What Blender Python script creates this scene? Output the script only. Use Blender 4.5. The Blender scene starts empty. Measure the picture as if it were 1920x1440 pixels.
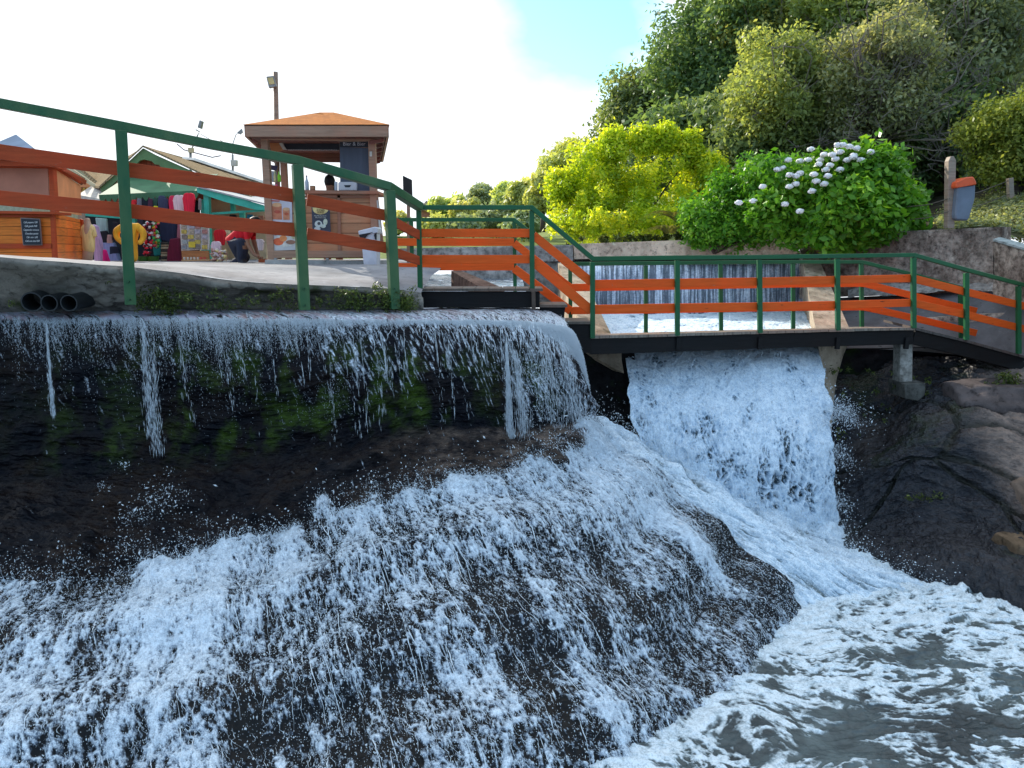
import bpy, bmesh, math, random
import numpy as np
from mathutils import Vector, Matrix
random.seed(7)
S = bpy.context.scene
C = S.collection
R = math.radians
PITCH = R(10.3); F = 1400.0
CP, SP = math.cos(PITCH), math.sin(PITCH)
POOL = -3.6
rng = np.random.default_rng(11)

def P(px, py, D):
    """point of the place seen at (px,py) of the survey photo, D metres ahead of the observer"""
    dx = (px-960)/F; dy = (720-py)/F
    Y = CP+dy*SP; k = D/Y
    return Vector((dx*k, D, (dy*CP-SP)*k))
def DZ(px, py, z):
    dy = (720-py)/F
    k = z/(dy*CP-SP)
    return Vector(((px-960)/F*k, (CP+dy*SP)*k, z))

# ---------------------------------------------------------------- noise (numpy)
def _h(ix, iy, seed):
    n = (ix.astype(np.int64)*374761393 + iy.astype(np.int64)*668265263 + seed*1274126177) & 0xffffffff
    n = ((n ^ (n >> 13))*1103515245) & 0xffffffff
    n = ((n ^ (n >> 16))*2246822519) & 0xffffffff
    return ((n ^ (n >> 15)) & 0xffffff)/float(0xffffff)
def vn(x, y, seed=0):
    ix = np.floor(x); iy = np.floor(y); fx = x-ix; fy = y-iy
    fx = fx*fx*(3-2*fx); fy = fy*fy*(3-2*fy)
    a = _h(ix, iy, seed); b = _h(ix+1, iy, seed); c = _h(ix, iy+1, seed); d = _h(ix+1, iy+1, seed)
    return (a*(1-fx)+b*fx)*(1-fy)+(c*(1-fx)+d*fx)*fy
def fbm(x, y, o=4, seed=0, g=.5):
    s = 0; a = 1; t = 0; x = np.asarray(x, float); y = np.asarray(y, float)
    for i in range(o):
        s = s+a*vn(x, y, seed+i*17); t += a; a *= g
        x, y = x*1.97+y*.31+5.1, y*1.97-x*.31+1.7
    return s/t
def ridge(x, y, o=3, seed=0):
    s = 0; a = 1; t = 0
    for i in range(o):
        s = s+a*(1-np.abs(2*vn(x, y, seed+i*13)-1)); t += a; a *= .55
        x, y = x*2.03+y*.4+3.3, y*2.03-x*.4+7.7
    return s/t
def worley(x, y, seed=0):
    ix = np.floor(x); iy = np.floor(y)
    f1 = np.full(np.shape(x), 9.); f2 = np.full(np.shape(x), 9.)
    for a in (-1, 0, 1):
        for b in (-1, 0, 1):
            jx = ix+a; jy = iy+b
            d = np.hypot(jx+_h(jx, jy, seed)-x, jy+_h(jx, jy, seed+5)-y)
            f2 = np.minimum(f2, np.maximum(f1, d)); f1 = np.minimum(f1, d)
    return f1, f2
def sst(a, b, x):
    t = np.clip((x-a)/(b-a), 0, 1); return t*t*(3-2*t)

# ---------------------------------------------------------------- materials
class NT:
    def __init__(s, name):
        s.m = bpy.data.materials.new(name); s.m.use_nodes = True
        s.t = s.m.node_tree; s.t.nodes.clear()
        s.out = s.t.nodes.new('ShaderNodeOutputMaterial')
        s.tc = s.t.nodes.new('ShaderNodeTexCoord')
    def n(s, typ, **kw):
        nd = s.t.nodes.new('ShaderNode'+typ)
        for k, v in kw.items():
            if k.startswith('i_'):
                key = k[2:].replace('_', ' ')
                nd.inputs[int(key) if key.isdigit() else key].default_value = v
            else: setattr(nd, k, v)
        return nd
    def l(s, a, b): s.t.links.new(a, b)
    def noise(s, scale, detail=4, vec=None, stretch=None, rough=.55):
        nd = s.n('TexNoise', i_Scale=scale, i_Detail=detail, i_Roughness=rough)
        src = vec or s.tc.outputs['Object']
        if stretch:
            mp = s.n('Mapping'); mp.inputs['Scale'].default_value = stretch
            s.l(src, mp.inputs['Vector']); src = mp.outputs[0]
        s.l(src, nd.inputs['Vector']); return nd.outputs['Fac']
    def ramp(s, fac, stops):
        r = s.n('ValToRGB'); e = r.color_ramp.elements
        while len(e) < len(stops): e.new(.5)
        for el, (p, c) in zip(e, stops):
            el.position = p; el.color = (c, c, c, 1) if isinstance(c, (int, float)) else (*c, 1)
        s.l(fac, r.inputs[0]); return r.outputs[0]
    def mix(s, fac, a, b, mode='MIX'):
        m = s.n('Mix', data_type='RGBA', blend_type=mode)
        for sock, v in ((m.inputs[0], fac), (m.inputs[6], a), (m.inputs[7], b)):
            if hasattr(v, 'is_linked') or hasattr(v, 'links'): s.l(v, sock)
            elif isinstance(v, (int, float)): sock.default_value = v
            else: sock.default_value = (*v, 1)
        return m.outputs[2]
    def math(s, op, a, b=0, clamp=False):
        m = s.n('Math', operation=op, use_clamp=clamp)
        for sock, v in ((m.inputs[0], a), (m.inputs[1], b)):
            if isinstance(v, (int, float)): sock.default_value = v
            else: s.l(v, sock)
        return m.outputs[0]
    def bsdf(s, col, rough=.6, bump=None, bstr=.3, bdist=.02, metal=0, spec=.5, extra=None):
        b = s.n('BsdfPrincipled')
        for key, v in (('Base Color', col), ('Roughness', rough), ('Metallic', metal), ('Specular IOR Level', spec)):
            if isinstance(v, (int, float)): b.inputs[key].default_value = v
            elif isinstance(v, tuple): b.inputs[key].default_value = (*v, 1)
            else: s.l(v, b.inputs[key])
        if bump is not None:
            bp = s.n('Bump', i_Strength=bstr, i_Distance=bdist); s.l(bump, bp.inputs['Height'])
            s.l(bp.outputs[0], b.inputs['Normal'])
        for k, v in (extra or {}).items(): b.inputs[k].default_value = v
        s.l(b.outputs[0], s.out.inputs[0]); return b
_M = {}
def paint(name, col, rough=.5, dirt=.25, scale=5, bump=.15, metal=0, col2=None, spec=.3, stretch=None):
    if name in _M: return _M[name]
    t = NT(name)
    c2 = col2 or tuple(c*(1-dirt)*.8 for c in col)
    f = t.ramp(t.noise(scale, 6, stretch=stretch), [(.35, 0), (.7, 1)])
    c = t.mix(f, col, c2)
    g = t.noise(scale*9, 3, stretch=stretch)
    c = t.mix(t.math('MULTIPLY', g, .35), c, tuple(x*.7 for x in col))
    t.bsdf(c, rough, g, bump, .01, metal, spec)
    _M[name] = t.m; return t.m
def wood(name, col, dark=.5, plank=0, axis='Z', rough=.6, seam=.3, chips=False):
    """timber; plank = board height in m (surface pattern of the cladding)"""
    if name in _M: return _M[name]
    t = NT(name)
    st = (1.2, 1.2, 14) if axis == 'Z' else (14, 14, 1.2)
    g = t.noise(2.2, 6, stretch=st, rough=.6)
    k = t.noise(1.6, 3)
    c = t.mix(t.ramp(g, [(.35, 0), (.68, 1)]), col, tuple(x*dark for x in col))
    c = t.mix(t.ramp(k, [(.45, 0), (.7, .8)]), c, (col[0]*1.15, col[1]*.8, col[2]*.7))
    h = g
    if plank:
        sep = t.n('SeparateXYZ'); t.l(t.tc.outputs['Object'], sep.inputs[0])
        co = sep.outputs['Z' if axis == 'Z' else 'X']
        fr = t.math('FRACT', t.math('DIVIDE', co, plank))
        edge = t.math('LESS_THAN', fr, .09)
        cell = t.n('TexWhiteNoise', noise_dimensions='1D')
        t.l(t.math('FLOOR', t.math('DIVIDE', co, plank)), cell.inputs['W'])
        c = t.mix(t.math('MULTIPLY', cell.outputs['Value'], .45), c, tuple(x*.55 for x in col))
        c = t.mix(t.math('MULTIPLY', edge, 1-seam), c, tuple(x*.12 for x in col))
        h = t.math('SUBTRACT', t.math('MULTIPLY', g, .3), edge)
    if chips:
        c = t.mix(t.ramp(t.noise(2.6, 7, stretch=(1.5, 1.5, 13), rough=.7), [(.655, 0), (.69, .9)]), c, (.035, .018, .012))
        c = t.mix(t.ramp(t.noise(7, 7, rough=.75), [(.64, 0), (.70, .55)]), c, (.30, .20, .15))
    t.bsdf(c, rough, h, .4, .01, spec=.2)
    _M[name] = t.m; return t.m
def concrete(name, col, dark, moss=0, scale=2.0, rough=.85, bs=.6, mosscol=(.035, .05, .012), darkcut=.5):
    if name in _M: return _M[name]
    t = NT(name)
    a = t.noise(scale, 8, rough=.65); b = t.noise(scale*6, 6, rough=.7); v = t.noise(scale*1.6, 6, stretch=(1, 1, .35))
    c = t.mix(t.ramp(a, [(.38, 0), (.66, 1)]), col, dark)
    c = t.mix(t.ramp(b, [(darkcut-.03, 0), (.68, .9)]), c, tuple(x*.3 for x in dark))
    c = t.mix(t.ramp(b, [(.28, .55), (.42, 0)]), c, tuple(min(1, x*1.5) for x in col))
    c = t.mix(t.ramp(v, [(.5, 0), (.72, .6)]), c, tuple(x*.5 for x in dark))
    if moss:
        mm = t.noise(scale*1.3, 5)
        c = t.mix(t.ramp(mm, [(.62-moss*.25, 0), (.75-moss*.2, .9)]), c, mosscol)
    t.bsdf(c, rough, b, bs, .03, spec=.10)
    _M[name] = t.m; return t.m
def foam_mat(name, wet, foam=(.76, .86, .94), rough=.2, attr='foam', spec=.3, bump=.35, fscale=26, wet2=None, bd=.012, film=None):
    t = NT(name)
    at = t.n('Attribute', attribute_name=attr)
    f = at.outputs['Fac']
    nz = t.noise(fscale, 5, rough=.7); nz2 = t.noise(fscale*3.2, 3)
    ff = t.math('ADD', f, t.math('MULTIPLY', t.math('SUBTRACT', nz, .5), .55))
    ff = t.ramp(ff, [(.31, 0), (.70, 1)])
    w = wet
    if wet2 is not None: w = t.mix(t.ramp(t.noise(1.1, 6), [(.38, 0), (.62, 1)]), wet, wet2)
    w = t.mix(t.ramp(t.noise(fscale*.4, 6), [(.4, 0), (.7, .6)]), w, tuple(x*.4 for x in wet))
    nz3 = t.noise(fscale*.33, 5, rough=.65)
    thick = t.math('ADD', t.math('ADD', t.math('MULTIPLY', f, .62), t.math('MULTIPLY', t.math('SUBTRACT', nz, .5), 1.1)), t.math('ADD', t.math('MULTIPLY', t.math('SUBTRACT', nz2, .5), 1.0), t.math('MULTIPLY', t.math('SUBTRACT', nz3, .5), .8)))
    fo = t.mix(t.ramp(thick, [(.14, 0), (.74, 1)]), film or tuple(x*y for x, y in zip(foam, (.10, .14, .20))), foam)
    c = t.mix(ff, w, fo)
    rg = t.math('ADD', t.math('MULTIPLY', ff, .5), rough)
    hh = t.math('ADD', t.math('MULTIPLY', nz, .6), t.math('MULTIPLY', nz2, .4))
    t.bsdf(c, rg, hh, bump, bd, spec=spec)
    return t.m
def leaf_mat(name, c1, c2, c3, trans=.35, rough=.45, back=1.3):
    if name in _M: return _M[name]
    t = NT(name)
    at = t.n('Attribute', attribute_name='rnd')
    oi = t.n('ObjectInfo')
    c = t.ramp(at.outputs['Fac'], [(0, c1), (.55, c2), (1, c3)])
    hs = t.n('HueSaturation'); hs.inputs['Fac'].default_value = 1
    t.l(t.math('ADD', t.math('MULTIPLY', oi.outputs['Random'], .05), .475), hs.inputs['Hue'])
    t.l(t.math('ADD', t.math('MULTIPLY', t.noise(.9, 3), .9), .55), hs.inputs['Value'])
    t.l(c, hs.inputs['Color']); c = hs.outputs[0]
    b = t.n('BsdfPrincipled'); b.inputs['Roughness'].default_value = rough
    b.inputs['Specular IOR Level'].default_value = .3; t.l(c, b.inputs['Base Color'])
    tr = t.n('BsdfTranslucent')
    t.l(t.mix(1.0, c, (back*1.1, back, back*.45), 'MULTIPLY'), tr.inputs['Color'])
    mx = t.n('MixShader'); mx.inputs[0].default_value = trans
    t.l(b.outputs[0], mx.inputs[1]); t.l(tr.outputs[0], mx.inputs[2]); t.l(mx.outputs[0], t.out.inputs[0])
    _M[name] = t.m; return t.m

# ---------------------------------------------------------------- objects
ORG = {}
def tag(o, label=None, cat=None, group=None, kind=None):
    if label: o['label'] = label
    if cat: o['category'] = cat
    if group: o['group'] = group
    if kind: o['kind'] = kind
    return o
def thing(name, loc, label, cat, group=None):
    o = bpy.data.objects.new(name, None); o.empty_display_size = .1
    C.objects.link(o); o.location = loc; ORG[o] = Vector(loc)
    return tag(o, label, cat, group)
def link(name, me, m, parent=None, smooth=False, origin=None):
    """verts are world coordinates; re-based to the parent's (or own base) origin"""
    n = len(me.vertices); co = np.empty(n*3, np.float32); me.vertices.foreach_get('co', co); co = co.reshape(-1, 3)
    if parent is not None: org = ORG[parent]
    elif origin is not None: org = Vector(origin)
    else:
        mn = co.min(0); mx = co.max(0); org = Vector(((mn[0]+mx[0])/2, (mn[1]+mx[1])/2, mn[2]))
        org = Vector([float(v) for v in org])
    co = co-np.array(org[:], np.float32); me.vertices.foreach_set('co', co.ravel())
    if m is not None and not me.materials: me.materials.append(m)
    if smooth: me.polygons.foreach_set('use_smooth', [True]*len(me.polygons))
    me.update()
    o = bpy.data.objects.new(name, me); C.objects.link(o); ORG[o] = org
    if parent is not None: o.parent = parent
    else: o.location = org
    return o
def npmesh(name, V, Fc, attrs=None):
    V = np.asarray(V, np.float32).reshape(-1, 3); Fc = np.asarray(Fc, np.int32); k = Fc.shape[1]
    me = bpy.data.meshes.new(name)
    me.vertices.add(len(V)); me.vertices.foreach_set('co', V.ravel())
    me.loops.add(Fc.size); me.loops.foreach_set('vertex_index', Fc.ravel())
    me.polygons.add(len(Fc)); me.polygons.foreach_set('loop_start', np.arange(0, Fc.size, k, dtype=np.int32))
    me.update(calc_edges=True)
    for an, av in (attrs or {}).items():
        a = me.attributes.new(an, 'FLOAT', 'POINT'); a.data.foreach_set('value', np.asarray(av, np.float32).ravel())
    return me
def grid_mesh(name, G, attrs=None, flip=False):
    nv, nu = G.shape[:2]
    i = np.arange(nv*nu).reshape(nv, nu)
    Fc = np.stack([i[:-1, :-1], i[1:, :-1], i[1:, 1:], i[:-1, 1:]], -1).reshape(-1, 4)
    if flip: Fc = Fc[:, ::-1]
    return npmesh(name, G.reshape(-1, 3), Fc, attrs)
def cr(A, n):
    A = np.asarray(A, float); k = len(A)
    t = np.linspace(0, k-1, n); i = np.minimum(t.astype(int), k-2); f = (t-i).reshape((-1,)+(1,)*(A.ndim-1))
    B = np.concatenate([[2*A[0]-A[1]], A, [2*A[-1]-A[-2]]])
    p0, p1, p2, p3 = B[i], B[i+1], B[i+2], B[i+3]
    return .5*((2*p1)+(-p0+p2)*f+(2*p0-5*p1+4*p2-p3)*f*f+(-p0+3*p1-3*p2+p3)*f**3)
def patch(ctrl, nv, nu):
    A = np.array([[tuple(c) if isinstance(c, Vector) else tuple(P(*c)) for c in row] for row in ctrl])
    A = cr(A, nv); A = cr(A.transpose(1, 0, 2), nu).transpose(1, 0, 2)
    return A
def normals(G):
    a = np.gradient(G, axis=0); b = np.gradient(G, axis=1)
    n = np.cross(a, b); n /= np.linalg.norm(n, axis=2, keepdims=True)+1e-9
    if n[..., 2].mean() < 0 or (abs(n[..., 2].mean()) < .05 and n[..., 1].mean() > 0): n = -n
    return n
def bmm(name, bm):
    bmesh.ops.recalc_face_normals(bm, faces=bm.faces)
    me = bpy.data.meshes.new(name); bm.to_mesh(me); bm.free(); return me
def bm_prism(bm, pts, vec):
    a = [bm.verts.new(p) for p in pts]; b = [bm.verts.new(Vector(p)+Vector(vec)) for p in pts]
    bm.faces.new(a); bm.faces.new(b[::-1]); n = len(a)
    for i in range(n): bm.faces.new((a[i], b[i], b[(i+1) % n], a[(i+1) % n]))
def bm_beam(bm, a, b, w, h, up=(0, 0, 1)):
    a = Vector(a); b = Vector(b); d = (b-a).normalized(); up = Vector(up)
    s = d.cross(up)
    if s.length < 1e-3: s = d.cross(Vector((0, 1, 0)))
    s.normalize(); u = s.cross(d).normalized()
    q = [s*w/2+u*h/2, s*w/2-u*h/2, -s*w/2-u*h/2, -s*w/2+u*h/2]
    va = [bm.verts.new(a+k) for k in q]; vb = [bm.verts.new(b+k) for k in q]
    bm.faces.new(va); bm.faces.new(vb[::-1])
    for i in range(4): bm.faces.new((va[i], vb[i], vb[(i+1) % 4], va[(i+1) % 4]))
def bevel(bm, w=.006, seg=1):
    bmesh.ops.bevel(bm, geom=list(bm.edges), offset=w, segments=seg, affect='EDGES', profile=.6, clamp_overlap=True)
def bm_tube(bm, pts, r, n=8, caps=True):
    pts = [Vector(p) for p in pts]; rs = r if isinstance(r, (list, tuple)) else [r]*len(pts)
    rings = []; up = None
    for i, p in enumerate(pts):
        d = (pts[min(i+1, len(pts)-1)]-pts[max(i-1, 0)]).normalized()
        if up is None or abs(d.dot(up)) > .95: up = Vector((0, 0, 1)) if abs(d.z) < .9 else Vector((1, 0, 0))
        s = d.cross(up).normalized(); u = s.cross(d).normalized()
        rings.append([bm.verts.new(p+(s*math.cos(2*math.pi*k/n)+u*math.sin(2*math.pi*k/n))*rs[i]) for k in range(n)])
    for a, b in zip(rings, rings[1:]):
        for k in range(n): bm.faces.new((a[k], a[(k+1) % n], b[(k+1) % n], b[k]))
    if caps: bm.faces.new(rings[0]); bm.faces.new(rings[-1][::-1])
def bm_blob(bm, c, r, sub=2, jit=.0):
    res = bmesh.ops.create_icosphere(bm, subdivisions=sub, radius=1)
    c = Vector(c); r = Vector(r) if not isinstance(r, (int, float)) else Vector((r, r, r))
    for v in res['verts']:
        j = 1+random.uniform(-jit, jit)
        v.co = c+Vector((v.co.x*r.x*j, v.co.y*r.y*j, v.co.z*r.z*j))
def bm_lathe(bm, base, prof, n=16):
    base = Vector(base); rings = []
    for r, z in prof:
        rings.append([bm.verts.new(base+Vector((r*math.cos(2*math.pi*k/n), r*math.sin(2*math.pi*k/n), z))) for k in range(n)])
    for a, b in zip(rings, rings[1:]):
        for k in range(n): bm.faces.new((a[k], a[(k+1) % n], b[(k+1) % n], b[k]))
    bm.faces.new(rings[0][::-1]); bm.faces.new(rings[-1])
def prism(name, pts, vec, m, parent=None, bev=0, **kw):
    bm = bmesh.new(); bm_prism(bm, pts, vec)
    if bev: bevel(bm, bev)
    return link(name, bmm(name, bm), m, parent, **kw)
def slab(name, px, D, th, m, parent=None, bev=0):
    """upright slab from a list of photo points at distance D (or per-point D), th deep"""
    pts = [P(p[0], p[1], p[2] if len(p) > 2 else D) for p in px]
    return prism(name, pts, (0, th, 0), m, parent, bev)
def beam(name, a, b, w, h, m, parent=None, bev=.004, up=(0, 0, 1)):
    bm = bmesh.new(); bm_beam(bm, a, b, w, h, up)
    if bev: bevel(bm, bev)
    return link(name, bmm(name, bm), m, parent)
def tube(name, pts, r, m, parent=None, n=8):
    bm = bmesh.new(); bm_tube(bm, pts, r, n); return link(name, bmm(name, bm), m, parent, smooth=True)
def polybeam(name, pts, w, h, m, parent=None, bev=.004):
    """continuous timber/steel of w x h following a path, mitred"""
    pts = [Vector(p) for p in pts]; bm = bmesh.new(); rings = []
    for i, p in enumerate(pts):
        a = (p-pts[i-1]).normalized() if i else None; b = (pts[i+1]-p).normalized() if i < len(pts)-1 else None
        d = ((a or b)+(b or a)).normalized(); ref = (a or b)
        s = d.cross(Vector((0, 0, 1))).normalized(); u = s.cross(d).normalized()
        k = 1/max(.5, d.dot(ref))
        q = [s*w/2*k+u*h/2*k, s*w/2*k-u*h/2*k, -s*w/2*k-u*h/2*k, -s*w/2*k+u*h/2*k]
        rings.append([bm.verts.new(p+x) for x in q])
    for a, b in zip(rings, rings[1:]):
        for k in range(4): bm.faces.new((a[k], b[k], b[(k+1) % 4], a[(k+1) % 4]))
    bm.faces.new(rings[0]); bm.faces.new(rings[-1][::-1])
    if bev: bevel(bm, bev)
    return link(name, bmm(name, bm), m, parent)
def text(name, s, loc, size, m, parent=None, ext=.002, sx=1, shear=0, rotz=0):
    cu = bpy.data.curves.new('t', 'FONT'); cu.body = s; cu.size = size; cu.extrude = ext; cu.align_x = 'CENTER'; cu.align_y = 'CENTER'; cu.shear = shear
    o = bpy.data.objects.new('t', cu); C.objects.link(o)
    bpy.context.view_layer.update()
    dg = bpy.context.evaluated_depsgraph_get(); me = bpy.data.meshes.new_from_object(o.evaluated_get(dg))
    bpy.data.objects.remove(o); bpy.data.curves.remove(cu)
    M = Matrix.Translation(loc) @ Matrix.Rotation(rotz, 4, 'Z') @ Matrix.Rotation(R(90), 4, 'X') @ Matrix.Diagonal((sx, 1, 1, 1))
    me.transform(M); me.name = name; me.materials.clear()
    return link(name, me, m, parent)
def tetras(name, Pn, d, ln, w, m, kind_label=None):
    """many small elongated drops: Pn (N,3) centres, d (N,3) unit directions, ln lengths, w half widths"""
    N = len(Pn); r = rng.normal(size=(N, 3)); s = np.cross(d, r); s /= np.linalg.norm(s, axis=1, keepdims=True)+1e-9
    u = np.cross(d, s); L = ln[:, None]; W = w[:, None]
    V = np.stack([Pn-d*L/2, Pn+s*W, Pn+u*W, Pn-s*W, Pn-u*W, Pn+d*L/2], 1)
    b = (np.arange(N)*6)[:, None, None]
    f = np.array([[0, 2, 1], [0, 3, 2], [0, 4, 3], [0, 1, 4], [5, 1, 2], [5, 2, 3], [5, 3, 4], [5, 4, 1]])[None]
    me = npmesh(name, V.reshape(-1, 3), (b+f).reshape(-1, 3))
    return link(name, me, m, smooth=True)

# ---------------------------------------------------------------- camera, world, sun
cam = bpy.data.cameras.new('camera'); co = bpy.data.objects.new('camera', cam); C.objects.link(co)
co.location = (0, 0, 0); co.rotation_euler = (R(90)-PITCH, 0, 0)
cam.sensor_width = 36; cam.lens = F/1920*36; cam.clip_end = 3000; cam.clip_start = .05
S.camera = co
SUN_DIR = Vector((-.56, .68, .47)).normalized()
sl = bpy.data.lights.new('sun', 'SUN'); sl.energy = 4.8; sl.angle = R(.5); sl.color = (1, .93, .80)
so = bpy.data.objects.new('sun', sl); C.objects.link(so)
so.rotation_euler = SUN_DIR.to_track_quat('Z', 'Y').to_euler(); so.location = (-12, 10, 12)
W = bpy.data.worlds.new('World'); S.world = W; W.use_nodes = True
wt = W.node_tree; wt.nodes.clear()
wo = wt.nodes.new('ShaderNodeOutputWorld'); bg = wt.nodes.new('ShaderNodeBackground')
sk = wt.nodes.new('ShaderNodeTexSky'); sk.sky_type = 'NISHITA'; sk.sun_disc = False
sk.sun_elevation = math.asin(SUN_DIR.z); sk.sun_rotation = math.atan2(SUN_DIR.x, SUN_DIR.y)
sk.air_density = 1.3; sk.dust_density = .6; sk.ozone_density = 2.5
tc = wt.nodes.new('ShaderNodeTexCoord'); mp = wt.nodes.new('ShaderNodeMapping'); mp.inputs['Scale'].default_value = (1, 1, 1.8)
mp.inputs['Location'].default_value = (1.7, .3, .4)
nz = wt.nodes.new('ShaderNodeTexNoise'); nz.inputs['Scale'].default_value = 1.5; nz.inputs['Detail'].default_value = 7; nz.inputs['Roughness'].default_value = .52
wt.links.new(tc.outputs['Generated'], mp.inputs[0]); wt.links.new(mp.outputs[0], nz.inputs['Vector'])
# a break in the cloud towards the upper middle of the sky
dirb = Vector((.075, 1.07, .315)).normalized()
vd = wt.nodes.new('ShaderNodeVectorMath'); vd.operation = 'DISTANCE'; vd.inputs[1].default_value = dirb
wt.links.new(tc.outputs['Generated'], vd.inputs[0])
mh = wt.nodes.new('ShaderNodeMath'); mh.operation = 'MULTIPLY_ADD'; mh.inputs[1].default_value = 1.5; mh.inputs[2].default_value = -.33
wt.links.new(nz.outputs['Fac'], mh.inputs[0])
ma = wt.nodes.new('ShaderNodeMath'); ma.operation = 'MULTIPLY_ADD'; ma.inputs[1].default_value = 2.8
wt.links.new(vd.outputs['Value'], ma.inputs[0]); wt.links.new(mh.outputs[0], ma.inputs[2])
rp = wt.nodes.new('ShaderNodeValToRGB'); rp.color_ramp.elements[0].position = .61; rp.color_ramp.elements[1].position = .77
wt.links.new(ma.outputs[0], rp.inputs[0])
sc = wt.nodes.new('ShaderNodeMix'); sc.data_type = 'RGBA'; sc.blend_type = 'MULTIPLY'; sc.inputs[0].default_value = 1
sc.inputs[7].default_value = (1.25, 1.95, 1.85, 1)
wt.links.new(sk.outputs[0], sc.inputs[6])
mx = wt.nodes.new('ShaderNodeMix'); mx.data_type = 'RGBA'
wt.links.new(rp.outputs[0], mx.inputs[0]); wt.links.new(sc.outputs[2], mx.inputs[6]); mx.inputs[7].default_value = (9.6, 10.2, 10.8, 1)
# the sky behind the observer is clearer and bluer than the bright cloud ahead
sv = wt.nodes.new('ShaderNodeVectorMath'); sv.operation = 'DOT_PRODUCT'; sv.inputs[1].default_value = (-.15, .9, .35)
wt.links.new(tc.outputs['Generated'], sv.inputs[0])
rb = wt.nodes.new('ShaderNodeMapRange'); rb.inputs['From Min'].default_value = -.15; rb.inputs['From Max'].default_value = .40; rb.inputs['To Min'].default_value = 0; rb.inputs['To Max'].default_value = 1
wt.links.new(sv.outputs['Value'], rb.inputs['Value'])
m2 = wt.nodes.new('ShaderNodeMix'); m2.data_type = 'RGBA'; m2.inputs[6].default_value = (4.5, 6.6, 9.2, 1)
wt.links.new(rb.outputs[0], m2.inputs[0]); wt.links.new(mx.outputs[2], m2.inputs[7])
wt.links.new(m2.outputs[2], bg.inputs[0]); bg.inputs[1].default_value = .1
wt.links.new(bg.outputs[0], wo.inputs[0])
S.view_settings.view_transform = 'Standard'; S.view_settings.look = 'None'; S.view_settings.gamma = 1
S.view_settings.exposure = 0.46; S.view_settings.use_curve_mapping = False
# ================================================================ WEIR AND WATER
M_FOAMROCK = foam_mat('cascade_wet_rock', (.006, .008, .011), wet2=(.016, .015, .014), rough=.18, fscale=38, spec=.12)
M_WEIR = None
def coords(G):
    s = np.cumsum(np.concatenate([np.zeros((1,)+G.shape[1:2]), np.linalg.norm(np.diff(G, axis=0), axis=2)]), 0)
    t = np.cumsum(np.concatenate([np.zeros(G.shape[:1]+(1,)), np.linalg.norm(np.diff(G, axis=1), axis=2)], 1), 1)
    return s, np.broadcast_to(t.mean(0), G.shape[:2])
def smooth_struct(name, G, m, attrs=None, flip=False):
    o = link(name, grid_mesh(name, G, attrs, flip), m, smooth=True); o['kind'] = 'structure'; return o

# --- weir wall: crest, dark face and the ledge at its foot
weir_ctrl = [
 [(-160,580,8.1),(200,580,8.15),(500,580,8.2),(800,579,8.9),(960,577,9.0),(1015,579,9.05),(1032,584,9.1)],
 [(-160,586,7.75),(200,586,7.8),(500,586,7.85),(800,585,8.2),(960,585,8.35),(1035,590,8.45),(1052,596,8.6)],
 [(-160,606,7.5),(200,606,7.5),(500,607,7.55),(802,610,7.75),(966,613,7.9),(1048,622,8.1),(1072,630,8.3)],
 [(-160,690,7.42),(200,690,7.42),(500,690,7.45),(805,690,7.55),(972,690,7.65),(1062,696,7.85),(1096,704,8.1)],
 [(-160,790,7.42),(200,780,7.42),(500,770,7.45),(806,752,7.5),(976,745,7.55),(1072,745,7.8),(1112,760,8.05)],
 [(-160,900,7.40),(200,880,7.35),(500,845,7.40),(806,800,7.45),(980,795,7.50),(1080,790,7.75),(1122,800,8.0)],
 [(-160,985,6.7),(200,955,6.8),(500,915,6.95),(806,845,7.2),(985,830,7.35),(1085,815,7.6),(1135,825,7.9)],
 [(-160,1090,6.15),(200,1055,6.2),(480,1015,6.4),(790,905,6.85),(985,870,7.2),(1092,845,7.5),(1150,855,7.8)],
 [(-160,1160,6.0),(200,1130,6.1),(480,1090,6.25),(790,960,6.8),(985,900,7.2),(1100,880,7.5),(1165,890,7.8)],
]
G = patch(weir_ctrl, 620, 1100); N = normals(G); s, t = coords(G)
vv = np.linspace(0, 8, 620)[:, None]*np.ones((1, 1100)); uu = np.linspace(0, 6, 1100)[None]*np.ones((620, 1))
low = sst(2.3, 3.2, vv)
rock = (fbm(t*1.3, s*1.8, 5, 3)-.5)*.20+(ridge(t*2.4, s*6, 5, 9)-.5)*.13+(fbm(t*14, s*22, 3, 4)-.5)*.022
film = ((fbm(t*16+s*2, s*3, 3, 6)-.5)*.016+(fbm((t-s*.42)*44, s*6, 3, 33)-.5)*.012*sst(1, 1.5, vv))*(1-low)
lumps = sst(.60, .75, fbm(t*2.2, s*3.2, 3, 77))*.10*sst(5.0, 6.0, vv)
G = G+N*((rock*low*sst(8.0, 7.4, vv)*1.0+film+lumps)[..., None])
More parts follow.
